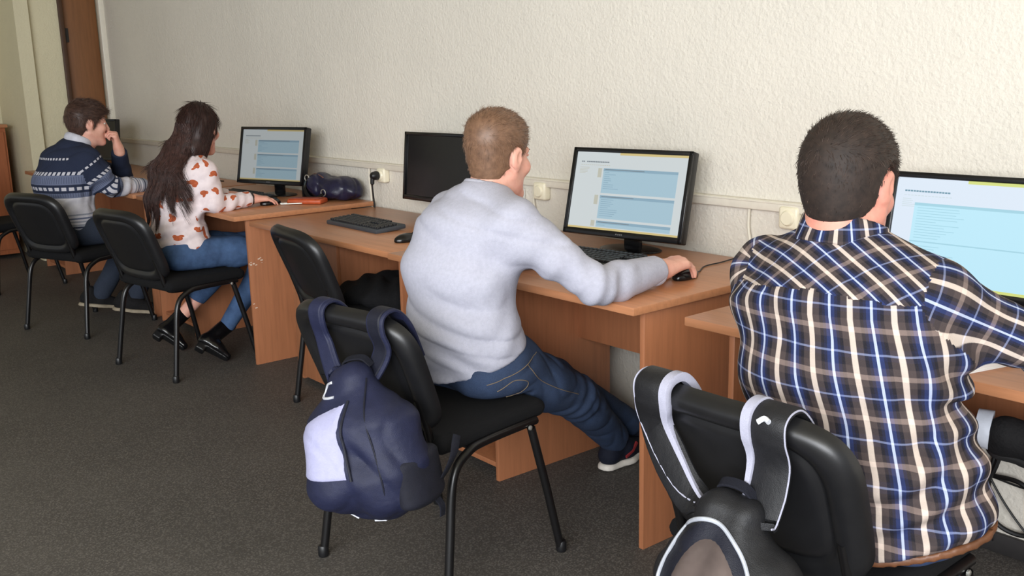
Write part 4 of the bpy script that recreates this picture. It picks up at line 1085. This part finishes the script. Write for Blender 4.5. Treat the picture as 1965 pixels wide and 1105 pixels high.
# locks: from the crown over the back of the head, down the back of the top
xe = rg.uniform(-.155, .165, NS); lock = np.round((xe+.155)/.040); xr = xe.copy(); xe = xe*.16+(lock*.040-.155+.008*np.sin(lock*5))*.84+rg.normal(size=NS)*.004
ze = .745+.06*np.sin(lock*2.3)-.05*np.clip((-.06-xe)/.08, 0, 1)+.06*np.clip((xe+.02)/.14, 0, 1)**1.2+rg.normal(size=NS)*.035+.05*rg.random(NS)
org = np.array([-4.82, -.885, 0]); YC = np.array([-XC_[1], XC_[0], 0])
K = 10; z00 = rg.uniform(1.07, 1.19, NS); Pt = np.zeros((NS, K, 3))
for i, f in enumerate(np.linspace(0, 1, K)):
    zs = z00+(ze-z00)*f; xs = (xr*(1-f)+xe*f)*(.45+.55*f)+rg.normal(size=NS)*.003+.010*np.sin(6*f+lock)
    Q = org+xs[:, None]*XC_+YC*(-.34); Q[:, 2] = zs
    # march towards the body until the hair or the top is met
    y = np.zeros(NS)
    for _ in range(36):
        P = (Q+YC*y[:, None]).astype(np.float32); dd = np.minimum(topS(P)-.006, hairS(P)+.002 if f < .75 else topS(P)-.006); dd = np.minimum(dd, .05)
        y = np.where(y < .56, y+np.clip(dd, -.01, .05)*.85, .56+.0*y)
    y = np.where(y > (.50 if i < 3 else .42), (yprev if i else .30), y); yprev = y.copy()
    Pt[:, i] = Q+YC*(y-.004-.010*rg.random(NS))[:, None]
for i in range(1, K): # hair hangs: never swings in under the line above by much
    dy = (Pt[:, i]-Pt[:, i-1])@YC; ex = np.clip(dy-.012, 0, None); Pt[:, i] -= ex[:, None]*YC
jump = np.abs(np.diff(Pt@YC, axis=1)).max(1); gap = np.stack([np.minimum(topS(Pt[:, i].astype(np.float32)), hairS(Pt[:, i].astype(np.float32))) for i in range(4)], 1).max(1); Pt = Pt[(jump < .075) & (gap < .022)]
st = strands('hair_locks', Pt, rg.uniform(.0014, .0030, len(Pt)), hairC2, hc, 3); tag(st, kind='stuff')
V = np.array([v.co for v in hc.data.vertices]); Nn = np.array([v.normal for v in hc.data.vertices]); n2 = 2500
ids = rg.choice(np.nonzero(V[:, 2] > .98)[0], n2); q = (V[ids]-Hf)@Rf; crown = np.array([0, .01, .13])
dr = q-crown; dr[:, 2] -= .08; dr = dr@RC.T; dr -= Nn[ids]*(dr*Nn[ids]).sum(1)[:, None]; dr /= np.linalg.norm(dr, axis=1)[:, None]+1e-9
P0 = V[ids]-Nn[ids]*.002; PP = np.stack([P0+dr*L_+Nn[ids]*(.0035*(1-abs(L_/.035-1))) for L_ in (0, .022, .045, .07)], 1)
PP[:, 1:] += rg.normal(size=(n2, 3, 3))*.0012
st = strands('hair_strands', PP, .0013, hairC2, hc, 3); tag(st, kind='stuff')

# ================================================== the boy in the patterned sweater
XD = X0(14)
JD = dict(H=(-6.035, -.945, 1.155), hyaw=-2, hpitch=-4, N=(-6.045, -1.005, 1.055), X=XD,
  secs=[((-6.00, -1.10, .55), (.172, .125)), ((-6.03, -1.13, .68), (.172, .125)), ((-6.06, -1.12, .82), (.182, .125)), ((-6.055, -1.065, .93), (.178, .116)), ((-6.05, -1.03, 1.0), (.11, .085))],
  SR=(-5.885, -1.01, .955), SL=(-6.225, -1.03, .955), ER=(-5.86, -.905, .80), EL=(-6.14, -.74, .815), WR=(-5.96, -.66, .785), WL=(-5.985, -.80, 1.005),
  handR=((-.2, 1, -.05), (0, 0, 1), (-1, 0, 0), dict(curl=(.4, .5, .35))), handL=((.05, -.18, 1), (.35, .9, .15), (-.9, .3, .1), dict(curl=(1.1, 1.3, .9), thumb=(.7, .35, -.55))),
  HpR=(-5.91, -1.06, .555), HpL=(-6.10, -1.08, .555), KR=(-5.88, -.68, .50), KL=(-6.20, -.68, .50), AR=(-5.95, -.80, .12), AL=(-6.20, -.93, .12))
D, oD, RD, WD, sD = build_person('person', 'person in a navy and white patterned sweater resting the chin on a fist', JD, skinA, .0062)
hairD = hair_mat('brown_hair', (50, 34, 28), (84, 60, 50)); hairD2 = hair_mat('brown_hair_strand', (58, 40, 34), (100, 74, 62))
short_hair(D, JD['H'], RD, WD, hairD, hairD2, 6000, .04, top=.024, side=.015, seed=12, front=.098, comb=(.2, .9, .1), rad=.0013, nape=-.105, fringe=.01)
eyes(D, WD, RD, (90, 80, 70)); brows(D, WD, hairD)
def fairisle():
    t = NT('patterned_knit'); uv = t.n('ShaderNodeUVMap'); uv.uv_map = 'UVMap'; sp = t.n('ShaderNodeSeparateXYZ'); t.l(uv.outputs[0], sp.inputs[0])
    u, v = sp.outputs[0], sp.outputs[1]; n_, g_, w_, d_ = lin((32, 40, 62)), lin((104, 112, 138)), lin((206, 204, 212)), lin((48, 56, 80)); gl = lin((150, 154, 166))
    f = t.math('DIVIDE', v, .46)
    band = t.ramp(f, [(0, n_), (.325, g_), (.44, n_), (.47, d_), (.515, n_), (.54, g_), (.60, w_), (.80, gl), (.82, w_), (.845, g_), (.865, w_), (.885, gl), (.905, w_), (.925, gl), (.955, n_), (.97, gl)], 'CONSTANT')
    def dots(f0, f1, per, duty, slant=0):
        a = t.math('MULTIPLY', t.math('GREATER_THAN', f, f0), t.math('LESS_THAN', f, f1))
        uu = t.math('FRACT', t.math('ADD', t.math('DIVIDE', u, per), t.math('MULTIPLY', f, slant))); return t.math('MULTIPLY', a, t.math('LESS_THAN', uu, duty))
    m = t.math('MAXIMUM', t.math('MAXIMUM', dots(.12, .145, .020, .6), dots(.285, .325, .022, .62, 8)), dots(.472, .512, .030, .66))
    m2 = t.math('MAXIMUM', dots(.345, .425, .010, .35), dots(.545, .59, .010, .35))
    c = t.mix(t.math('MULTIPLY', m2, .45), t.mix(t.math('MULTIPLY', m, .85), band, lin((214, 212, 220))), n_)
    o = t.coord(); nz = t.noise(o, 300, 2); t.base(t.mix(t.math('MULTIPLY', nz, .2), c, lin((90, 92, 104)))); t.rough(.95, .15)
    t.bump(t.math('ADD', nz, t.math('MULTIPLY', t.noise(o, 18, 3), .8)), .4, .006); return t.m
s = S(); s.torso(JD['secs'], XD, .06, .010); s.ecap((-6.01, -1.12, .60), (-6.0, -1.10, .53), (.182, .14), (.184, .142), XD, .04)
for a in ('R', 'L'): sleeve(s, JD['S'+a], JD['E'+a], JD['W'+a], (.072, .064, .057, .052, .041), .06, .02)
s.rc((-6.05, -1.02, 1.005), (-5.90, -1.015, .97), .07, .055, .05); s.rc((-6.05, -1.02, 1.005), (-6.21, -1.03, .97), .07, .055, .05)
s.wrinkle(cloth_noise(.0045, 61, 13)); s.wrinkle(folds((JD['SR'], JD['ER'], JD['WR']), .007, 90, 62)); s.wrinkle(folds(((-6.0, -1.2, .85), (-5.93, -1.2, .66), (-5.9, -1.1, .5)), .009, 70, 63))
s.cut((-6, -1.1, .52), (0, -.1, -1), .01)
nkc = S(); nkc.rc(np.array(JD['N'])+(0, .015, -.01), WD(0, -.02, -.03), .062, .066); s.sub(nkc, .004, 's')
def uvD(V, F, cen):
    base = uvT(JD, XD, ([.53, .68, .82, .93, 1.05], [-6.0, -6.03, -6.06, -6.055, -6.05]), -1.08, .18, .150)(V, F, cen)
    YY = np.array([-XD[1], XD[0], 0]); out = base.copy()
    # torso faces: distance down the back; sleeves: distance down from the shoulder
    qv = V[F]; down = 1.035-qv[..., 2]
    isT = np.abs(base[..., 1]-qv[..., 2]).max(1) < 1e-9
    out[..., 1] = np.where(isT[:, None], down, base[..., 1]+.045)
    up_ = (cen[:, 2] > .83) & (cen[:, 1] > -.93) & (cen[:, 0] > -6.25) & (cen[:, 0] < -5.93); out[up_, :, 1] = .02; return out
sw = implicit('patterned_sweater', s, .0065, fairisle(), D, 1, uvD)
implicit('shirt_collar', ring_sdf(np.array(JD['N'])+(0, .0, .012), (0, .5, 1), .064, .015, 1.03), .005, plain('pale_collar_cloth', (196, 196, 206), .9), sw)
jeansD = denim('dark_denim', (15, 17, 25), (25, 29, 42))
s = S(); s.ecap((-6.0, -1.095, .60), (-6.0, -1.09, .55), (.168, .122), (.178, .130), XD, .04)
leg(s, JD['HpR'], JD['KR'], JD['AR'], (.088, .080, .068, .062, .055), .05); leg(s, JD['HpL'], JD['KL'], JD['AL'], (.088, .080, .068, .062, .055), .05)
s.rc((-5.91, -1.13, .55), (-5.90, -1.0, .55), .084, .08, .04); s.rc((-6.10, -1.15, .55), (-6.11, -1.0, .55), .084, .08, .04)
s.wrinkle(cloth_noise(.004, 71, 18)); s.add(lambda p: np.where(p[:, 1] < -.95, np.where(p[:, 2] > .38, .474-p[:, 2], -1.), -1.0).astype(np.float32), .02, 'i')
implicit('jeans', s, .007, jeansD, D, 1)
tan = plain('beige_rubber_sole', (150, 138, 118), .7)
shoe(D, (-5.99, -.93, .05), (-5.86, -.69, .006), (.1, .3, 1), (blackshoe, tan), w=.052); shoe(D, (-6.22, -1.06, .06), (-6.17, -.80, .006), (.0, .3, 1), (blackshoe, tan), w=.050)

# ================================================== bags
def bag_mat(name, c, rough=.6):
    t = NT(name); o = t.coord(); c = lin(c); nz = t.noise(o, 14, 5, .65)
    t.base(t.ramp(nz, [(.3, tuple(x*.8 for x in c[:3])+(1,)), (.7, tuple(x*1.2 for x in c[:3])+(1,))])); t.rough(rough, .4)
    t.bump(t.math('ADD', t.math('MULTIPLY', t.noise(o, 12, 3), 2.), t.math('MULTIPLY', t.noise(o, 500, 1), .25)), .35, .008); return t.m
navy = bag_mat('navy_nylon', (27, 31, 58), .62); navyd = bag_mat('dark_navy_nylon', (18, 20, 34), .6); blk = bag_mat('black_nylon', (26, 26, 29), .55); webb = fabric('black_webbing', (24, 25, 34), .85, .1, .4, 500)
refl = plain('reflective_piping', (220, 222, 230), .35, .2)
def surf(sd, P, d, far=.25):
    """move points P along direction d until they meet the surface"""
    P = np.asarray(P, float); d = unit(d); t = np.full(len(P), -far)
    for _ in range(50): t = t+np.clip(sd((P+d*t[:, None]).astype(np.float32)), -.02, .05)*.8
    Q = P+d*t[:, None]
    for _ in range(4): Q = Q-grad(sd, Q)*sd(Q.astype(np.float32))[:, None]
    return Q

for ln in ([(-1.13, .535), (-1.06, .555), (-.98, .580), (-.93, .588)], [(-1.0, .575), (-.95, .52), (-.86, .465), (-.74, .41)], [(-1.10, .512), (-1.05, .537), (-1.0, .522), (-1.01, .49), (-1.06, .485)]):
    Q = surf(jeansS, np.array([(-1.95, a, c) for a, c in ln]), (-1, 0, 0), .0); Q = surf(jeansS, np.array(spline([tuple(q) for q in Q], 8)), (-1, 0, 0), .02)+np.array((.0012, 0, 0)); BM().tube([tuple(q) for q in Q], .0012, 6).build('stitching', st_mat, jA)
# navy backpack: local frame, x across, y towards the chair, z up, origin at the middle
def place_bag(o, sc):
    o.rotation_euler[1] = sc[3]; o.scale = sc[:3]
    return np.array(Matrix.LocRotScale(o.location, o.rotation_euler, Vector(sc[:3])))
def hang(o, Mw, ci, lx, end, top_z=.183):
    """strap path in the bag's own space: from the bag over the chair back and down its front"""
    (cx, cy), a, _ = CH[ci]; c = lambda x, d_, z: chair_back_point(ci, x, d_, z)
    w = [np.array(end), (np.array(end)+c(lx*.9, .05, .02))/2+np.array((0, -.01, 0)), c(lx, .034, .10), c(lx, .030, .155), c(lx, .018, .186), c(lx, -.008, .193), c(lx, -.036, .176), c(lx, -.056, .12), c(lx, -.058, .03)]
    Mi = np.linalg.inv(Mw); f = lambda p: tuple((Mi @ np.append(p, 1))[:3]); X = rotz(math.radians(a)) @ np.array([1., 0, 0]); X = Mi[:3, :3] @ X
    return [f(p) for p in w], X
pk = empty('backpack', (-1.985, -1.58, .505), math.radians(24)); pkM = place_bag(pk, (1.0, .98, .84, math.radians(-12))); tag(pk, 'navy backpack with a pale lilac pocket hanging from a chair back', 'backpack')
s = S(); s.ecap((.01, .02, -.185), (0, .01, -.08), (.085, .07), (.150, .105), (1, 0, 0), .05); s.ecap((0, .01, -.08), (0, .015, .06), (.150, .105), (.138, .095), (1, 0, 0), .05); s.ecap((0, .015, .06), (-.005, .03, .18), (.138, .095), (.062, .05), (1, 0, 0), .05, 1.0)
s.rc((-.055, -.055, -.10), (-.045, -.045, .03), .070, .055, .05); s.rc((.075, -.03, -.15), (.09, .0, -.02), .055, .055, .05)
s.cut((0, .095, 0), (0, 1, 0), .03)
s.wrinkle(cloth_noise(.006, 81, 15)); s.wrinkle(lambda p: .004*np.sin(60*p[:, 0]+25*p[:, 2]+2*np.sin(18*p[:, 2])).astype(np.float32)*np.exp(-((p[:, 0]-.04)/.07)**2))
body = implicit('body', s, .006, navy, pk, 1); packS = s
def patch(name, outline, dr, mat, parent, sd, lift=.003, n=10):
    """a panel sewn on the bag: outline in (x, z) laid onto the surface along dr"""
    P = np.array(outline, float); c = P.mean(0); rows = []
    m = len(P); V = []; F = []
    rad = np.linspace(0, 1, n+1)[1:]
    pts = [c]+[c+(p-c)*f for f in rad for p in P]; pts = np.array(pts); Q = np.stack([pts[:, 0], np.zeros(len(pts)), pts[:, 1]], 1)
    d = unit(dr); Q = surf(sd, Q, d); off = np.full(len(Q), lift); off[-m:] = -.003; V = Q-d*off[:, None]
    for k in range(m): F.append((0, 1+k, 1+(k+1) % m))
    for r_ in range(n-1):
        for k in range(m): F.append((1+r_*m+k, 1+(r_+1)*m+k, 1+(r_+1)*m+(k+1) % m, 1+r_*m+(k+1) % m))
    o = mesh_np(name, V, F, mat, parent); return o
def refine(pts, k=8): 
    P = np.array(pts, float); out = []
    for i in range(len(P)):
        for t in range(k): out.append(P[i]+(P[(i+1) % len(P)]-P[i])*t/k)
    return out
lil = fabric('pale_lilac_cloth', (168, 168, 200), .85, .05, .3, 300, 1.2)
patch('pocket_lining', refine([(-.135, .075), (-.045, .118), (.035, .145), (.042, .03), (.055, -.065), (-.02, -.06), (-.125, -.06), (-.142, .0)], 6), (0.28, 1, 0), lil, pk, s, .004)
def piping(name, pts, dr, r_, mat, parent, sd, lift=.0):
    Q = surf(sd, np.array([(a, 0, c) for a, c in pts]), dr)-unit(dr)*lift; return BM().tube(spline([tuple(q) for q in Q], 4), r_, 8).build(name, mat, parent)
piping('pocket_zip', [(.035, .145), (.042, .08), (.044, .03), (.058, -.065)], (.2, 1, 0), .0035, navyd, pk, s, .003)
piping('side_piping', [(-.140, .03), (-.150, -.01), (-.143, -.05), (-.135, -.075)], (.55, 1, 0), .005, refl, pk, s, .0)
piping('lower_piping', [(-.125, -.10), (-.105, -.14), (-.07, -.18), (-.03, -.21)], (.3, 1, .1), .003, refl, pk, s, .001)
b = BM()                      # curved pale mark near the top, like an open letter C
Q = surf(s, np.array([(-.035, 0, .190), (-.062, 0, .185), (-.078, 0, .165), (-.070, 0, .148), (-.045, 0, .145), (-.02, 0, .147)]), (.15, 1, -.25)); b.tube(spline([tuple(q) for q in Q], 4), .0042, 8); b.build('top_mark', refl, pk)
piping('front_seam', [(.05, .19), (.07, .10), (.085, .0), (.09, -.10), (.07, -.19)], (-.1, 1, 0), .0022, navyd, pk, s, .0)
Q = surf(s, np.array([(.005, 0, -.222), (.025, 0, -.222)]), (0, 1, .2)); BM().box(tuple(Q.mean(0)), (.035, .004, .008)).build('logo_tag', refl, pk)
mesh_p = bag_mat('mesh_side_pocket', (20, 21, 34), .8)
q = S(); q.ecap((.128, .02, -.17), (.130, .02, -.06), (.040, .085), (.040, .085), (1, 0, 0), .03); implicit('side_pocket', q, .006, mesh_p, pk, 1)
BM().strap(spline([(-.045, .055, .215), (-.03, .05, .240), (.02, .05, .243), (.04, .055, .215)], 6), .022, .006, (0, 1, .5)).build('grab_handle', webb, pk)
for sx in (-1, 1):
    w_, X_ = hang(pk, pkM, 3, (-.055 if sx < 0 else .165), ((-2.10, -1.555, .650) if sx < 0 else (-2.035, -1.54, .668)))
    pth = spline(w_, 6)
    t = BM().strap(pth, .062, .012, X_).build('shoulder_strap', navy, pk)
    BM().strap([tuple(np.array(p)+np.array((0, -.004, .004))) for p in pth], .045, .010, X_).build('strap_padding', navyd if sx > 0 else navy, t)
BM().strap(spline([(.10, .05, -.19), (.155, .065, -.15), (.190, .09, -.09), (.19, .13, -.04)], 6), .024, .004, (.2, 1, .2)).build('lower_strap', webb, pk)
BM().strap(spline([(.14, .04, -.17), (.155, .05, -.215), (.150, .05, -.25)], 5), .02, .004, (.2, 1, .2)).build('strap_tail', webb, pk)

# black backpack
bp = empty('backpack', (-.955, -1.485, .458), math.radians(8)); bpM = place_bag(bp, (.85, .92, 1.0, math.radians(-5))); tag(bp, 'black backpack with pale-edged oval pocket hanging from a chair back', 'backpack')
s = S(); s.ecap((0, .02, -.16), (0, .02, .06), (.145, .10), (.135, .092), (1, 0, 0), .05); s.ecap((0, .02, .06), (.0, .035, .165), (.135, .092), (.075, .05), (1, 0, 0), .05, 1.0)
s.rc((-.01, -.055, -.14), (-.01, -.04, .02), .09, .075, .06); s.cut((0, .095, 0), (0, 1, 0), .03); s.wrinkle(cloth_noise(.005, 91, 15)); s.wrinkle(lambda p: .004*np.sin(70*p[:, 0]+2*np.sin(15*p[:, 2])).astype(np.float32)*np.clip((p[:, 2]+.02)/.08, 0, 1))
implicit('body', s, .006, blk, bp, 1)
shiny = plain('smoky_glossy_pocket', (104, 92, 90), .22, .25, var=.25, vscale=9, bump=.35, bscale=10, bdist=.02)
OC = .052
ov = [(-.02+.108*math.cos(a)*(1-.12*math.sin(a)), OC+.125*math.sin(a)) for a in [2*PI*k/44 for k in range(44)]]
patch('pocket_recess', [(-.02+(x+.02)*1.03, OC+(z-OC)*1.02) for x, z in ov], (-.25, 1, -.1), navyd, bp, s, .002)
pp = patch('pocket_window', [(-.012+(x+.02)*.76, OC-.004+(z-OC)*.84) for x, z in ov], (-.25, 1, -.1), shiny, bp, s, .006)
piping('pocket_piping', ov+[ov[0]], (-.25, 1, -.1), .0042, plain('grey_piping', (170, 174, 184), .4), bp, s, .002)
piping('crest_line', [(-.03, .035), (.0, .05), (.03, .045), (.05, .02)], (-.25, 1, -.1), .004, plain('pale_blue_piping', (176, 186, 206), .4), bp, s, .006)
BM().strap(spline([(-.035, .055, .200), (-.02, .05, .225), (.03, .05, .222), (.055, .06, .19)], 6), .022, .006, (0, 1, .5)).build('grab_handle', webb, bp)
grey = fabric('grey_strap_padding', (172, 172, 190), .85, .05, .3, 500)
for sx in (-1, 1):
    w_, X_ = hang(bp, bpM, 4, (-.155 if sx < 0 else .105), ((-1.0, -1.45, .62) if sx < 0 else (-.91, -1.45, .63)))
    pth = spline(w_, 6)
    t = BM().strap(pth, [.05+.038*min(1, i/9) for i in range(len(pth))], .013, X_).build('shoulder_strap', blk, bp)
    ins = [tuple(np.array(p)-sx*np.array(unit(X_))*(.025+.019*min(1, i/9))+np.array((0, -.003, .002))) for i, p in enumerate(pth)]; BM().strap(ins, [.006+.018*min(1, max(0, i-5)/12) for i in range(len(ins))], .017, X_).build('padding_edge', grey, t)
    BM().tube([tuple(np.array(p)+sx*np.array(unit(X_))*(.025+.019*min(1, i/9))+np.array((0, -.004, .003))) for i, p in enumerate(pth)], .0018, 6).build('strap_piping', grey, t)
    if sx > 0:
        p_ = np.array(pth[22]); b = BM(); b.tube(spline([tuple(p_+np.array(v)) for v in ((-.012, -.012, .010), (.0, -.006, .016), (.012, -.010, .012))], 4), .005, 8); b.build('strap_logo', refl, t)

# navy handbag on the desk
hb = empty('handbag', (-4.66, -.135, .752), math.radians(14)); tag(hb, 'shiny dark navy handbag slumped on the desk beside the lit monitor', 'handbag')
s = S(); s.ell((.03, .0, .050), (.165, .085, .055), None, .05); s.ell((-.085, -.005, .085), (.075, .075, .060), None, .05); s.ell((.07, .01, .062), (.105, .075, .062), None, .05)
s.cut((0, 0, .001), (0, 0, -1), .015); s.wrinkle(lambda p: (.003*np.sin(43*p[:, 0]+30*p[:, 2]+3*np.sin(16*p[:, 2]+9*p[:, 1]))).astype(np.float32)); s.wrinkle(cloth_noise(.008, 101, 22))
implicit('body', s, .006, plain('shiny_navy_fabric', (28, 28, 52), .35, var=.25, bump=.3, bscale=30, bdist=.01), hb, 1)
Q = surf(s, np.array([(-.13, 0, .125), (-.09, 0, .12), (-.04, 0, .105), (-.01, 0, .09)]), (0, 1, -.6)); BM().tube(spline([tuple(q) for q in Q], 4), .003, 8).build('zip', plain('copper_zip', (150, 110, 96), .35, .7), hb)
for c in ((-.125, -.075, .12), (.035, -.085, .045)):
    Qc = surf(s, np.array([c]), (0, 1, -.3))[0]; b = BM(); b.tube([(Qc[0]+.017*math.cos(a), Qc[1]-.006, Qc[2]+.017*math.sin(a)) for a in [2*PI*k/18 for k in range(19)]], .0028, 8); b.build('ring', M['bolt'], hb)
b = BM(); b.strap(spline([(-.12, -.07, .10), (-.10, -.10, .06), (-.05, -.115, .022), (.0, -.11, .02), (.035, -.095, .04)], 6), .018, .006, (0, .6, 1)); b.build('carry_strap', M['gloss'], hb)
b = BM(); b.box((-.155, -.02, .035), (.012, .10, .07), .005); b.build('side_flap', M['gloss'], hb)

# jacket lying on the free chair
jk = S(); jk.ell((-3.44, -.615, .505), (.20, .16, .055), rotz(-.05), .05); jk.ell((-3.50, -.52, .52), (.11, .09, .05), None, .05); jk.ell((-3.30, -.58, .50), (.11, .12, .05), None, .05)
jk.cut((0, 0, .4745), (0, 0, -1), .012); jk.wrinkle(lambda p: (.007*np.sin(48*p[:, 0]+2.5*np.sin(20*p[:, 1])+22*p[:, 1])).astype(np.float32)); jk.wrinkle(cloth_noise(.006, 111, 16))
tag(implicit('jacket', jk, .008, fabric('black_jacket_cloth', (15, 15, 18), .9, .2, .4, 200), None, 1), 'black jacket bundled on the seat of the unoccupied chair', 'jacket')
